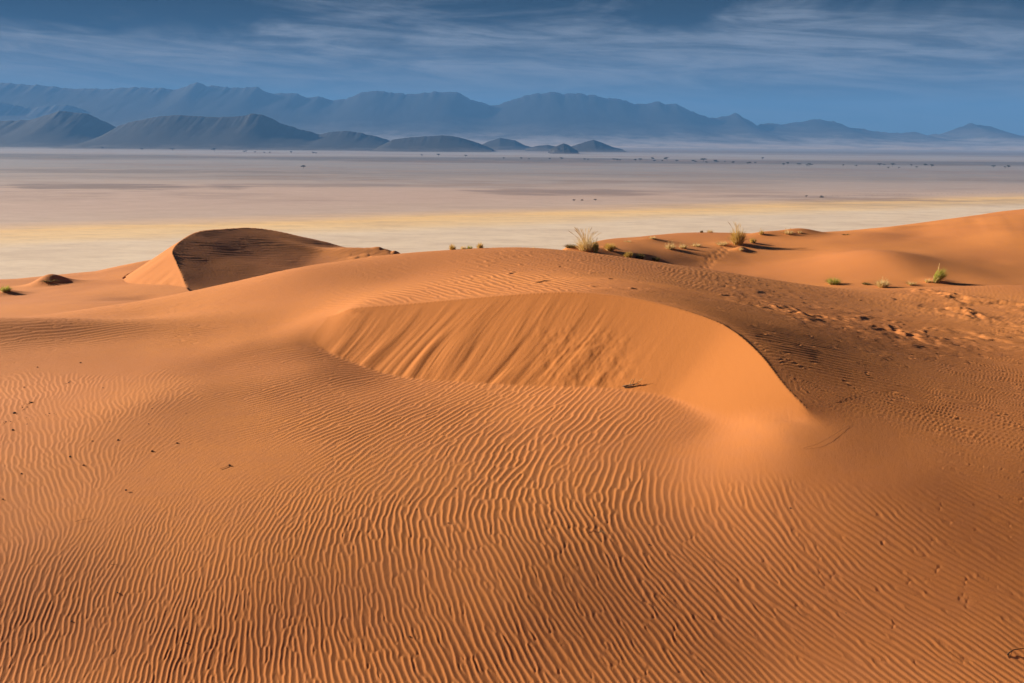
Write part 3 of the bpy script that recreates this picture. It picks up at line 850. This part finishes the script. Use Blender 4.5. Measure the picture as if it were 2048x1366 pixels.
hill('hill', [(190, 290), (215, 265), (240, 250), (270, 241), (320, 232), (360, 230), (410, 233), (460, 233), (485, 232), (500, 227), (525, 228), (545, 237), (560, 245), (600, 258), (640, 268), (665, 263), (700, 261), (740, 269), (775, 279), (800, 290)], 6800, 900, M_HILL, 25, label='long dark hill with rounded summit, right of the twin-topped hill', category='hill')
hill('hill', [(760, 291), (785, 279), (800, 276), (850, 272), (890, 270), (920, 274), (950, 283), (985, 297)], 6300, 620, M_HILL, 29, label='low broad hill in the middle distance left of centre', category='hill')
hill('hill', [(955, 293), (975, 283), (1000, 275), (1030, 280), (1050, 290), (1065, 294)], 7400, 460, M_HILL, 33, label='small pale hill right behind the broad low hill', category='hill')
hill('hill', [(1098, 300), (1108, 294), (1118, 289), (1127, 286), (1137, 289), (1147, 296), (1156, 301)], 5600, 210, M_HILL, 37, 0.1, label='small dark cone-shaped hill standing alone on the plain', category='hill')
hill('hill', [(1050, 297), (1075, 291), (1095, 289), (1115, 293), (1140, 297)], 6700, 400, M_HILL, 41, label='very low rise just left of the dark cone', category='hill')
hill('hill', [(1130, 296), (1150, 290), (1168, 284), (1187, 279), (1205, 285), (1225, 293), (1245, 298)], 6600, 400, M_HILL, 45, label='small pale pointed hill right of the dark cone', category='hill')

# ------------------------------------------------------------------ air
hz = bpy.data.meshes.new('haze')
x0, x1, y0h, y1h, z0h, z1h = -HALF - 50, HALF + 50, -6100, HALF + 50, -1.0 - 83.0, 800.0
vs = [(x, y, z) for x in (x0, x1) for y in (y0h, y1h) for z in (z0h, z1h)]
hz.from_pydata(vs, [], [(0, 1, 3, 2), (4, 6, 7, 5), (0, 4, 5, 1), (2, 3, 7, 6), (0, 2, 6, 4), (1, 5, 7, 3)])
haze = link('haze', hz, kind='stuff', label='thin blue desert haze over the whole plain', category='haze')
mh = bpy.data.materials.new('haze')
mh.use_nodes = True
mh.node_tree.nodes.clear()
t = NT(mh.node_tree)
pv_ = t.n('ShaderNodeVolumePrincipled', None, Color=(0.115, 0.315, 0.69, 1), Density=6.8e-5)
om = t.n('ShaderNodeOutputMaterial')
mh.node_tree.links.new(pv_.outputs[0], om.inputs['Volume'])
haze.data.materials.append(mh)


# ------------------------------------------------------------------ materials of the small things
def simple(name, c1, c2, scale=6.0, rough=0.9, trans=0.0):
    mt, t, b = material(name)
    tcn = t.n('ShaderNodeTexCoord').outputs['Object']
    c = t.mix(t.maprange(t.noise(tcn, scale, 4, 0.6), 0.3, 0.7), c1 + (1,), c2 + (1,))
    t.set(b, 'Base Color', c)
    b.inputs['Roughness'].default_value = rough
    if trans > 0:
        tr_ = t.n('ShaderNodeBsdfTranslucent', None, Color=c)
        mx_ = t.n('ShaderNodeMixShader', None, i0=trans)
        o_ = [n_ for n_ in mt.node_tree.nodes if n_.type == 'OUTPUT_MATERIAL'][0]
        mt.node_tree.links.new(b.outputs[0], mx_.inputs[1])
        mt.node_tree.links.new(tr_.outputs[0], mx_.inputs[2])
        mt.node_tree.links.new(mx_.outputs[0], o_.inputs[0])
    return mt


M_GREEN = simple('green_grass', (0.30, 0.33, 0.05), (0.55, 0.48, 0.11), trans=0.4)
M_GOLD = simple('golden_grass', (0.66, 0.45, 0.11), (0.48, 0.31, 0.07), trans=0.4)
M_STRAW = simple('pale_straw', (0.78, 0.62, 0.32), (0.62, 0.45, 0.20), trans=0.4)
M_OLIVE = simple('dark_bush', (0.12, 0.10, 0.035), (0.22, 0.16, 0.05), trans=0.2)
M_STONE = simple('dark_stone', (0.035, 0.022, 0.016), (0.09, 0.05, 0.03), 30)
M_TWIG = simple('dry_twig', (0.30, 0.23, 0.15), (0.12, 0.08, 0.05), 20)
M_DARKTWIG = simple('dark_twig', (0.05, 0.032, 0.02), (0.11, 0.07, 0.04), 20)
M_PALETWIG = simple('pale_stalk', (0.62, 0.50, 0.26), (0.45, 0.32, 0.15), 20)
M_LEAF = simple('acacia_leaf', (0.035, 0.04, 0.02), (0.07, 0.07, 0.03), 0.8)
M_BARK = simple('acacia_bark', (0.06, 0.045, 0.035), (0.10, 0.075, 0.055), 1.5)
M_POST = simple('weathered_post', (0.10, 0.07, 0.05), (0.16, 0.12, 0.09), 3)


def nth(i):
    return '%d%s' % (i, 'th' if 10 <= i % 100 <= 20 else {1: 'st', 2: 'nd', 3: 'rd'}.get(i % 10, 'th'))


def empty(name, loc, label, cat, group=None):
    o = bpy.data.objects.new(name, None)
    COL.objects.link(o)
    o.location = loc
    o.empty_display_size = 0.2
    o['label'] = label
    o['category'] = cat
    if group:
        o['group'] = group
    return o


def part(name, V, Fc, mat, parent, **props):
    me = bpy.data.meshes.new(name)
    me.from_pydata(V, [], Fc)
    me.update()
    o = link(name, me, parent, **props)
    me.materials.append(mat)
    return o


def blades(R, n, h, spread, width, lean=(0, 0), droop=0.30, root=0.38, seg=4, hmin=0.55):
    """a clump of tapering, bending blades"""
    V, Fc = [], []
    for i in range(n):
        a = R.uniform(0, 2 * math.pi)
        rr = root * spread * math.sqrt(R.random())
        bx_, by_ = rr * math.cos(a), rr * math.sin(a)
        out_ = R.uniform(0.1, 1.0)
        tx_ = spread * out_ * math.cos(a) + lean[0] * h
        ty_ = spread * out_ * math.sin(a) + lean[1] * h
        hh = h * R.uniform(hmin, 1.0) * (1.0 - 0.35 * out_ * out_)
        a2 = R.uniform(0, math.pi)
        wx, wy = math.cos(a2) * width, math.sin(a2) * width
        base = len(V)
        for k_ in range(seg + 1):
            t_ = k_ / seg
            zz_ = hh * (t_ - droop * out_ * t_ ** 3) - 0.05
            cx, cy = bx_ + tx_ * t_ ** 1.6, by_ + ty_ * t_ ** 1.6
            wv_ = 1 - t_ ** 1.5 if k_ < seg else 0.0
            if k_ < seg:
                V += [(cx - wx * wv_, cy - wy * wv_, zz_), (cx + wx * wv_, cy + wy * wv_, zz_)]
            else:
                V.append((cx, cy, zz_))
        for k_ in range(seg - 1):
            b_ = base + 2 * k_
            Fc.append((b_, b_ + 1, b_ + 3, b_ + 2))
        b_ = base + 2 * (seg - 1)
        Fc.append((b_, b_ + 1, b_ + 2))
    return V, Fc


def tube(P, radii, sides=5):
    """tapering tube through points"""
    V, Fc = [], []
    P = [Vector(p) for p in P]
    for i, p in enumerate(P):
        d_ = (P[min(i + 1, len(P) - 1)] - P[max(i - 1, 0)]).normalized()
        a_ = d_.cross(Vector((0.13, 0.21, 1.0))).normalized()
        b_ = d_.cross(a_)
        for k_ in range(sides):
            t_ = 2 * math.pi * k_ / sides
            q_ = p + (a_ * math.cos(t_) + b_ * math.sin(t_)) * radii[i]
            V.append(tuple(q_))
    for i in range(len(P) - 1):
        for k_ in range(sides):
            a1, a2 = i * sides + k_, i * sides + (k_ + 1) % sides
            Fc.append((a1, a2, a2 + sides, a1 + sides))
    Fc.append(tuple(range(sides - 1, -1, -1)))
    Fc.append(tuple((len(P) - 1) * sides + k_ for k_ in range(sides)))
    return V, Fc


def merge(parts):
    V, Fc = [], []
    for v_, f_ in parts:
        o_ = len(V)
        V += v_
        Fc += [tuple(i + o_ for i in q_) for q_ in f_]
    return V, Fc


GR = 'grass tufts growing on the dunes'


def tuft(u, v, hpx, wpx, style, label, n=90, lean=(0, 0), ymin=50, stalks=0, name='grass_tuft'):
    x, y, z = hit(u, v, ymin)
    px_ = y / F
    h, sp_ = hpx * px_ * 1.35, wpx * px_ * 0.58
    R = random.Random(int(u * 7 + v))
    root = empty(name, (x, y, z + ZC - 0.03), label, 'grass' if name == 'grass_tuft' else 'shrub', GR if name == 'grass_tuft' else 'low shrubs on the dunes')
    main, second = {'green': (M_GREEN, M_STRAW), 'gold': (M_GOLD, M_STRAW), 'straw': (M_STRAW, M_GOLD), 'dark': (M_OLIVE, M_GOLD)}[style]
    wd_ = max(0.009, 0.55 * px_)
    part('blades', *blades(R, int(n * 1.7), h * 0.9, sp_, wd_, lean), main, root, kind='stuff')
    part('dry_blades', *blades(R, n // 2, h * 0.8, sp_ * 1.1, wd_ * 0.9, lean, 0.55), second, root, kind='stuff')
    for i in range(stalks):
        a = R.uniform(0, 2 * math.pi)
        o_ = R.uniform(0.3, 1.1)
        L_ = h * R.uniform(0.85, 1.15)
        P = [(sp_ * o_ * math.cos(a) * t_ ** 1.5 + lean[0] * h * t_, sp_ * o_ * math.sin(a) * t_ ** 1.5, L_ * (t_ - 0.12 * t_ ** 3)) for t_ in (0, 0.25, 0.5, 0.75, 0.88, 1.0)]
        r_ = max(0.004, 0.28 * px_)
        part('seed_stalk', *tube(P, [r_, r_, r_, r_ * 0.9, r_ * 1.9, r_ * 0.5], 4), M_STRAW, root)
    return root


T = tuft
T(905, 497, 16, 16, 'gold', 'upright yellow-green grass tuft, leftmost of four on the middle skyline', 110, ymin=42)
T(927, 496, 11, 14, 'straw', 'short pale grass tuft, second from left on the middle skyline', 70, ymin=42)
T(940, 496, 11, 13, 'green', 'small green grass tuft, third from left on the middle skyline', 100, ymin=42)
T(960, 495, 16, 15, 'gold', 'pointed golden grass tuft, rightmost of four on the middle skyline', 110, ymin=42)
T(1069, 494, 7, 13, 'straw', 'tiny pale grass tuft at the very top of the main dune', 50, ymin=42)
T(812, 506, 6, 10, 'green', 'tiny green sprig at the right foot of the far dark dune', 40)
T(1140, 494, 9, 30, 'dark', 'low dark shrub just left of the big wispy grass', 90, name='shrub')
T(1172, 500, 34, 58, 'straw', 'large wispy grass tuft with arching seed stalks behind the main dune', 110, (-0.08, 0), stalks=26)
T(1191, 504, 25, 15, 'green', 'dense upright green tuft at the right side of the big wispy grass', 150, stalks=3)
T(1220, 500, 17, 27, 'gold', 'rounded golden shrub casting a long shadow to the right', 200, name='shrub')
T(1257, 516, 16, 20, 'gold', 'golden dome-shaped grass tuft at the edge of the main dune', 180)
T(1279, 518, 14, 24, 'dark', 'dark olive shrub right beside the golden dome-shaped tuft', 180, name='shrub')
T(1311, 521, 10, 22, 'dark', 'low dark shrub lying in the hollow, last of the row', 120, name='shrub')
T(1254, 485, 7, 20, 'straw', 'small flat pale tuft on the sand edge above the golden shrub', 60)
T(1305, 478, 8, 18, 'straw', 'small pale tuft on the slope left of the sandy knoll', 70)
T(1340, 500, 17, 26, 'straw', 'pale feathery tuft, left of the two in front of the steep hummock', 120, stalks=3)
T(1366, 498, 13, 20, 'straw', 'pale feathery tuft, right of the two in front of the steep hummock', 90, stalks=2)
T(1393, 493, 9, 26, 'straw', 'straw-coloured tuft crowning the steep dark-sided hummock', 90)
T(1403, 465, 7, 7, 'dark', 'tiny dark sprig on the far crest', 50, name='shrub')
T(1420, 464, 7, 14, 'straw', 'tiny pale tuft on the far crest beside a dark sprig', 60)
T(1476, 488, 34, 36, 'gold', 'big bristling golden tuft with tall seed stalks, largest on the right', 220, (-0.05, 0), stalks=12)
T(1443, 489, 10, 40, 'straw', 'low sparse straw patch left of the big bristling tuft', 70)
T(1505, 486, 13, 18, 'gold', 'small golden tuft tight against the big bristling tuft', 90)
T(1523, 470, 12, 12, 'gold', 'small upright golden tuft on the far slope', 80, stalks=1)
T(1576, 468, 10, 26, 'straw', 'sparse pale tuft on top of the far dark-sided mound', 70, stalks=3)
T(1600, 466, 7, 12, 'straw', 'tiny faint tuft right of the sparse pale one on the far mound', 40)
T(1482, 501, 8, 12, 'straw', 'small tufted clod of sand below the big bristling tuft', 60)
T(1692, 470, 5, 18, 'dark', 'low dark sprig on the skyline of the right-hand dune', 60, name='shrub')
T(1667, 568, 17, 34, 'green', 'green spreading tuft, leftmost of three by the right valley', 170, (-0.05, 0), 40)
T(1765, 573, 17, 36, 'straw', 'wide pale yellow tuft, middle one of three by the right valley', 150, (0, 0), 40, 4)
T(1822, 568, 9, 26, 'straw', 'faint low straw right of the wide pale tuft', 50, (0, 0), 40)
T(1872, 563, 30, 24, 'green', 'bright green tuft leaning right, tallest by the right valley', 240, (0.35, 0), 40, 3)
T(1856, 563, 9, 20, 'straw', 'thin straw at the left foot of the leaning green tuft', 50, (0, 0), 40)
T(1732, 568, 7, 20, 'dark', 'small flat dark shrub between two tufts by the right valley', 70, (0, 0), 40, name='shrub')
T(12, 583, 15, 26, 'green', 'yellow-green bush at the far left edge of the sand', 160, name='shrub')
T(98, 561, 5, 44, 'dark', 'withered brown scrub matting the top of the left sand hummock', 120, name='shrub')

# ------------------------------------------------------------------ stones, twigs and stalks on the near sand
def stone_mesh(seed):
    R = random.Random(seed)
    V, Fc = [], []
    n1, n2 = 4, 7
    V.append((0, 0, 0.55))
    for i in range(n1):
        ph_ = math.pi * (i + 0.8) / (n1 + 0.6)
        for k_ in range(n2):
            th_ = 2 * math.pi * (k_ + 0.4 * (i % 2)) / n2
            r_ = R.uniform(0.78, 1.12)
            V.append((math.sin(ph_) * math.cos(th_) * r_, math.sin(ph_) * math.sin(th_) * r_ * 0.8, math.cos(ph_) * 0.55 * r_))
    for k_ in range(n2):
        Fc.append((0, 1 + k_, 1 + (k_ + 1) % n2))
    for i in range(n1 - 1):
        for k_ in range(n2):
            a, b_ = 1 + i * n2 + k_, 1 + i * n2 + (k_ + 1) % n2
            Fc.append((a, a + n2, b_ + n2, b_))
    Fc.append(tuple(1 + (n1 - 1) * n2 + k_ for k_ in range(n2))[::-1])
    me = bpy.data.meshes.new('pebble')
    me.from_pydata(V, [], Fc)
    me.materials.append(M_STONE)
    return me


STM = [stone_mesh(i) for i in range(4)]


def pebble(u, v, size, label, group):
    x, y, z = hit(u, v)
    r_ = size * y / F * 0.5
    o = link('pebble', random.choice(STM))
    o.location = (x, y, z + ZC + r_ * 0.35)
    o.scale = (r_, r_, r_)
    o.rotation_euler = (random.uniform(-.2, .2), random.uniform(-.2, .2), random.uniform(0, 6))
    o['label'] = label
    o['category'] = 'pebble'
    o['group'] = group


PG = 'pebbles scattered on the sand'
pebble(29, 827, 8, 'largest dark pebble, at the left edge beside a trail of crumbs', PG)
pebble(26, 861, 7, 'second large dark pebble at the left edge, below the largest', PG)
pebble(63, 806, 6, 'dark pebble just up and right of the largest at the left edge', PG)
pebble(697, 825, 6, 'single dark pebble among the ripples below the slip face', PG)
pebble(252, 981, 6, 'dark pebble alone on smooth sand, lowest of the left scatter', PG)
pebble(459, 931, 6, 'dark pebble at the tip of a long sand tail, right of the left scatter', PG)
for i_, (u, v, s_) in enumerate(sorted([(206, 777, 5), (220, 845, 5), (236, 881, 6), (185, 883, 5), (292, 789, 5), (304, 819, 6), (297, 849, 5), (373, 787, 5), (382, 795, 6), (364, 776, 4), (329, 750, 4), (161, 726, 4), (140, 914, 6), (167, 931, 5),
                   (304, 903, 6), (354, 887, 6), (188, 838, 4), (168, 817, 4), (372, 828, 5), (43, 948, 5), (75, 735, 4), (137, 766, 4), (48, 775, 4), (99, 828, 4), (54, 849, 4)])):
    pebble(u, v, s_, '%s small pebble from the left in the loose scatter on smooth sand' % nth(i_ + 1), 'small pebbles scattered at left')
for i_, (u, v, s_) in enumerate(sorted([(235, 1186, 5), (911, 977, 4), (897, 1047, 5), (1298, 1090, 5), (820, 1274, 5), (1864, 1129, 5), (1581, 1017, 5), (374, 1287, 5), (143, 1243, 5), (1949, 1095, 4), (1578, 1224, 4), (1692, 1227, 5), (602, 797, 5), (558, 860, 4), (6, 999, 5)])):
    pebble(u, v, s_, '%s tiny dark pebble from the left among the foreground sand ripples' % nth(i_ + 1), 'tiny pebbles among the ripples')
for i in range(26):
    t_ = random.random()
    u, v = (2 + 60 * t_, 848 - 42 * t_ + random.uniform(-4, 4)) if i % 2 else (5 + 110 * t_, 846 - 16 * t_ + random.uniform(-4, 4))
    pebble(u, v, random.uniform(2, 3.5), 'dark crumb in the trail beside the large pebbles at the left edge', 'crumbs trailing at the left edge')


def sandpt(u, v, lift=0.0):
    x, y, z = hit(u, v)
    return Vector((x, y, z + ZC + lift))


def wand(parent, name, pix, lifts, r0, mat, wob=0.006):
    P = [sandpt(u, v, l_) for (u, v), l_ in zip(pix, lifts)]
    C_ = catmull([tuple(p - parent.location) for p in P], 5)
    n_ = len(C_)
    C_ = [(c[0] + random.uniform(-wob, wob), c[1] + random.uniform(-wob, wob), c[2] + random.uniform(0, wob)) for c in C_]
    rad = [r0 * (1 - 0.65 * i / n_) for i in range(n_)]
    return part(name, *tube(C_, rad, 5), mat, parent)


r_ = empty('dry_twigs', sandpt(1262, 773), 'tangle of dry twigs lying at the foot of the slip face', 'twigs')
for k_, (pix, lf, rad_, mt_) in enumerate([
        ([(1247, 774), (1258, 774), (1270, 772), (1278, 770)], [0.02, 0.05, 0.05, 0.03], 0.022, M_TWIG),
        ([(1250, 776), (1262, 776), (1273, 773)], [0.01, 0.03, 0.02], 0.018, M_DARKTWIG),
        ([(1258, 774), (1264, 773), (1268, 772)], [0.03, 0.20, 0.03], 0.010, M_PALETWIG),
        ([(1266, 774), (1275, 771), (1284, 769)], [0.03, 0.09, 0.16], 0.010, M_PALETWIG),
        ([(1262, 775), (1266, 773), (1270, 772)], [0.02, 0.10, 0.22], 0.008, M_TWIG),
        ([(1272, 774), (1276, 772), (1283, 771)], [0.02, 0.12, 0.05], 0.009, M_PALETWIG),
        ([(1245, 776), (1255, 775), (1264, 774)], [0.04, 0.07, 0.03], 0.010, M_TWIG)]):
    wand(r_, 'twig', pix, lf, rad_, mt_)
r_ = empty('grass_stalk', sandpt(1195, 1063), 'bent pale grass stalk lying on the centre foreground ripples', 'stalk')
wand(r_, 'stem', [(1174, 1066), (1186, 1064), (1197, 1062), (1214, 1069)], [0.012, 0.03, 0.035, 0.012], 0.0055, M_PALETWIG, 0.002)
wand(r_, 'side_stem', [(1197, 1062), (1200, 1066), (1204, 1070)], [0.035, 0.02, 0.012], 0.004, M_PALETWIG, 0.002)
r_ = empty('stick', sandpt(2030, 1308), 'dark crooked stick at the lower right corner', 'stick')
wand(r_, 'stem', [(2014, 1313), (2024, 1307), (2040, 1303), (2062, 1299), (2085, 1297)], [0.03, 0.06, 0.05, 0.03, 0.015], 0.012, M_DARKTWIG, 0.003)
wand(r_, 'side_twig', [(2018, 1310), (2016, 1316), (2022, 1318)], [0.05, 0.02, 0.008], 0.007, M_DARKTWIG, 0.002)
wand(r_, 'side_twig', [(2024, 1307), (2021, 1313), (2018, 1318)], [0.06, 0.03, 0.01], 0.006, M_TWIG, 0.002)
for (pix, lab, mt_, rad_) in [
        ([(1606, 897), (1630, 890), (1655, 878), (1680, 862), (1700, 850)], 'long thin dark twig half buried on smooth sand right of the slip face', M_DARKTWIG, 0.0022),
        ([(1762, 719), (1772, 716), (1780, 712)], 'short dark twig on the dim slope right of the slip face', M_DARKTWIG, 0.0045),
        ([(1668, 804), (1690, 798), (1718, 791)], 'pale twig lying on the dim slope at lower right of the brink', M_TWIG, 0.0030),
        ([(1926, 1104), (1932, 1101), (1940, 1099)], 'short dark twig on the ripples at far right', M_DARKTWIG, 0.0050),
        ([(1667, 1096), (1671, 1096), (1678, 1097)], 'stubby twig in a trough at right centre of the foreground', M_TWIG, 0.0044),
        ([(150, 1044), (163, 1040), (181, 1037)], 'thin dark twig on the ripples at left of the foreground', M_DARKTWIG, 0.0033),
        ([(925, 862), (945, 858), (970, 853)], 'slender twig among the ripples below the middle of the slip face', M_DARKTWIG, 0.0044),
        ([(745, 906), (755, 906), (765, 908)], 'short pale twig among the ripples left of centre', M_PALETWIG, 0.0044),
        ([(1004, 1166), (1012, 1164), (1032, 1162)], 'thin dark twig across the ripples at the bottom centre', M_DARKTWIG, 0.0028),
        ([(222, 1129), (230, 1130), (239, 1131)], 'tiny dark twig low on the left foreground ripples', M_DARKTWIG, 0.0033),
        ([(512, 1165), (522, 1164), (531, 1162)], 'tiny twig on the ripples left of the bottom centre', M_TWIG, 0.0028),
        ([(225, 1308), (228, 1304), (231, 1301)], 'stub of dark twig near the lower left corner', M_DARKTWIG, 0.0039),
        ([(1183, 1008), (1190, 1008), (1198, 1007)], 'small dark twig just above the bent pale stalk', M_DARKTWIG, 0.0028),
        ([(130, 768), (136, 767), (142, 763)], 'dark twig on the smooth sand at upper left', M_DARKTWIG, 0.0066),
        ([(440, 938), (450, 935), (462, 930)], 'dark twig with a sand tail on the smooth sand left of centre', M_DARKTWIG, 0.0050)]:
    o = empty('twig', sandpt(*pix[0]), lab, 'twig')
    wand(o, 'stem', pix, [rad_ * 0.9] * len(pix), rad_, mt_, 0.003)
    a_, b_ = pix[0], pix[-1]
    m_ = pix[len(pix) // 2]
    wand(o, 'side_twig', [m_, ((m_[0] + b_[0]) / 2, (m_[1] + b_[1]) / 2 - 1.2), (b_[0] - 1, b_[1] - 2.5)], [rad_, rad_ * 1.5, rad_], rad_ * 0.55, mt_, 0.002)

# ------------------------------------------------------------------ trees and posts far out on the plain
def plainpt(u, v):
    a, b_ = ray(u, v)
    y = -ZC / b_
    return (a * y, y, 0.0)


def tree_parts(seed):
    """flat-topped acacia 1 m high: trunk with limbs, and a crown of many small leaf faces"""
    R = random.Random(seed)
    tr_ = [tube([(0, 0, -0.03), (0.02, 0.01, 0.2), (0.03, 0, 0.42)], [0.045, 0.035, 0.028], 5)]
    pads = []
    for i in range(R.randint(3, 5)):
        a = R.uniform(0, 6.28)
        d_ = R.uniform(0.15, 0.5)
        e_ = (d_ * math.cos(a), d_ * math.sin(a), R.uniform(0.62, 0.85))
        tr_.append(tube([(0.03, 0, 0.38), (e_[0] * 0.5, e_[1] * 0.5, 0.58), e_], [0.025, 0.017, 0.008], 4))
        pads.append((e_, R.uniform(0.22, 0.42)))
    pads.append(((0, 0, 0.85), 0.4))
    V, Fc = [], []
    for (c_, r0) in pads:
        for i in range(34):
            a = R.uniform(0, 6.28)
            q_ = math.sqrt(R.random()) * r0
            p_ = Vector((c_[0] + q_ * math.cos(a), c_[1] + q_ * math.sin(a), c_[2] + R.uniform(-0.09, 0.10)))
            d1 = Vector((R.uniform(-1, 1), R.uniform(-1, 1), R.uniform(-.6, .6))).normalized() * 0.09
            d2_ = Vector((R.uniform(-1, 1), R.uniform(-1, 1), R.uniform(-.6, .6))).normalized() * 0.09
            b_ = len(V)
            V += [tuple(p_ - d1), tuple(p_ + d2_), tuple(p_ + d1), tuple(p_ - d2_)]
            Fc.append((b_, b_ + 1, b_ + 2, b_ + 3))
    res = []
    for nm, (v_, f_), mt_ in (('trunk', merge(tr_), M_BARK), ('crown', (V, Fc), M_LEAF)):
        me = bpy.data.meshes.new(nm)
        me.from_pydata(v_, [], f_)
        me.materials.append(mt_)
        res.append(me)
    return res


TREES = [tree_parts(100 + i) for i in range(5)]


def tree(u, v, hpx, label, group):
    x, y, z = plainpt(u, v)
    o = empty('acacia_tree', (x, y, z), label, 'tree', group)
    h = hpx * 1.1 * y / F
    tr_, cr_ = random.choice(TREES)
    sx = random.uniform(0.9, 1.5)
    o.scale = (h * sx, h * sx, h)
    o.rotation_euler = (0, 0, random.uniform(0, 6))
    link('trunk', tr_, o)
    link('crown', cr_, o)


for i_, (u, v, h) in enumerate([(1228, 321, 4), (1234, 323, 5), (1240, 323, 4), (1271, 322, 4), (1280, 322, 5), (1304, 321, 6), (1309, 324, 4), (1325, 324, 4), (1334, 322, 7), (1353, 324, 4), (1388, 325, 5), (1391, 326, 4), (1407, 324, 7), (1412, 327, 4), (1430, 326, 6), (1434, 326, 4), (1450, 325, 3), (1466, 328, 5), (1495, 329, 4), (1500, 329, 5), (1510, 328, 4), (1567, 331, 4), (1575, 330, 5), (1598, 332, 5), (1613, 333, 4), (1618, 333, 6), (1687, 333, 4), (1712, 334, 4), (1759, 332, 5), (1768, 332, 4), (1777, 338, 4), (1785, 333, 6), (1797, 337, 3), (1822, 333, 4), (1833, 337, 4), (1850, 333, 5), (1863, 335, 6), (1987, 336, 5), (2010, 337, 4), (2016, 337, 6)]):
    tree(u, v, h, '%s dark acacia from the left in the tree line across the plain' % nth(i_ + 1), 'acacias in the right tree line')
for i_, (u, v, h) in enumerate([(24, 294, 3), (204, 298, 4), (284, 301, 4), (345, 302, 5), (429, 303, 6), (488, 305, 3), (493, 305, 4), (510, 306, 3), (528, 307, 3), (540, 307, 3), (582, 307, 4), (626, 308, 4), (632, 308, 3), (843, 313, 4), (877, 313, 5), (931, 314, 4), (1007, 319, 4), (1042, 319, 4), (1058, 320, 3), (1100, 320, 4), (1122, 320, 5), (1168, 321, 4), (1176, 321, 3)]):
    tree(u, v, h, '%s tiny acacia from the left along the foot of the dark hills' % nth(i_ + 1), 'acacias below the hills')
tree(607, 337, 6, 'lone small tree on the empty plain left of centre', 'single trees on the plain')
tree(1525, 319, 4, 'lone tree just beyond the right tree line', 'single trees on the plain')
tree(1148, 403, 4, 'left of three tiny trees on the pink edge of the golden band', 'single trees on the plain')
tree(1164, 403, 4, 'middle of three tiny trees on the pink edge of the golden band', 'single trees on the plain')
tree(1191, 402, 4, 'right of three tiny trees on the pink edge of the golden band', 'single trees on the plain')
tree(1613, 395, 4, 'tiny tree left of the round dark bush beside the golden band', 'single trees on the plain')


def plain_bush(u, v, hpx, wpx, label):
    x, y, z = plainpt(u, v)
    R = random.Random(5)
    o = empty('bush', (x, y, z), label, 'bush')
    h, sp_ = hpx * y / F, wpx * y / F / 2
    part('branches', *merge([tube([(0, 0, -0.1), (sp_ * 0.4 * math.cos(a), sp_ * 0.4 * math.sin(a), h * 0.5)], [0.12, 0.05], 4) for a in (0.3, 1.9, 3.1, 4.6)]), M_BARK, o)
    V, Fc = [], []
    for i in range(260):
        d_ = Vector((R.gauss(0, 1), R.gauss(0, 1), abs(R.gauss(0, 1)))).normalized() * (R.random() ** 0.4)
        p_ = Vector((d_.x * sp_, d_.y * sp_, d_.z * h * R.uniform(0.75, 1.0)))
        d1 = Vector((R.uniform(-1, 1), R.uniform(-1, 1), R.uniform(-1, 1))).normalized() * 0.3
        d2_ = Vector((R.uniform(-1, 1), R.uniform(-1, 1), R.uniform(-1, 1))).normalized() * 0.3
        b_ = len(V)
        V += [tuple(p_ - d1), tuple(p_ + d2_), tuple(p_ + d1), tuple(p_ - d2_)]
        Fc.append((b_, b_ + 1, b_ + 2, b_ + 3))
    part('foliage', V, Fc, M_LEAF, o)


plain_bush(1643, 395, 5, 9, 'round dark bush at the left end of the dotted fence line')
fx0, fy0, _ = plainpt(1652, 393)
fx1, fy1, _ = plainpt(2062, 385)
fen = empty('fence', (fx0, fy0, 0), 'distant line of fence posts along the golden band at right', 'fence')
pm = bpy.data.meshes.new('post')
v_, f_ = merge([tube([(0, 0, -0.1), (0, 0, 1.55), (0, 0, 1.7)], [0.13, 0.12, 0.06], 6)])
pm.from_pydata(v_, [], f_)
pm.materials.append(M_POST)
NP = 40
for i in range(NP):
    t_ = i / (NP - 1)
    o = link('post', pm, fen)
    o.location = ((fx1 - fx0) * t_ + random.uniform(-1, 1), (fy1 - fy0) * t_ + random.uniform(-1, 1), 0)
    o.rotation_euler = (random.uniform(-.05, .05), random.uniform(-.05, .05), 0)
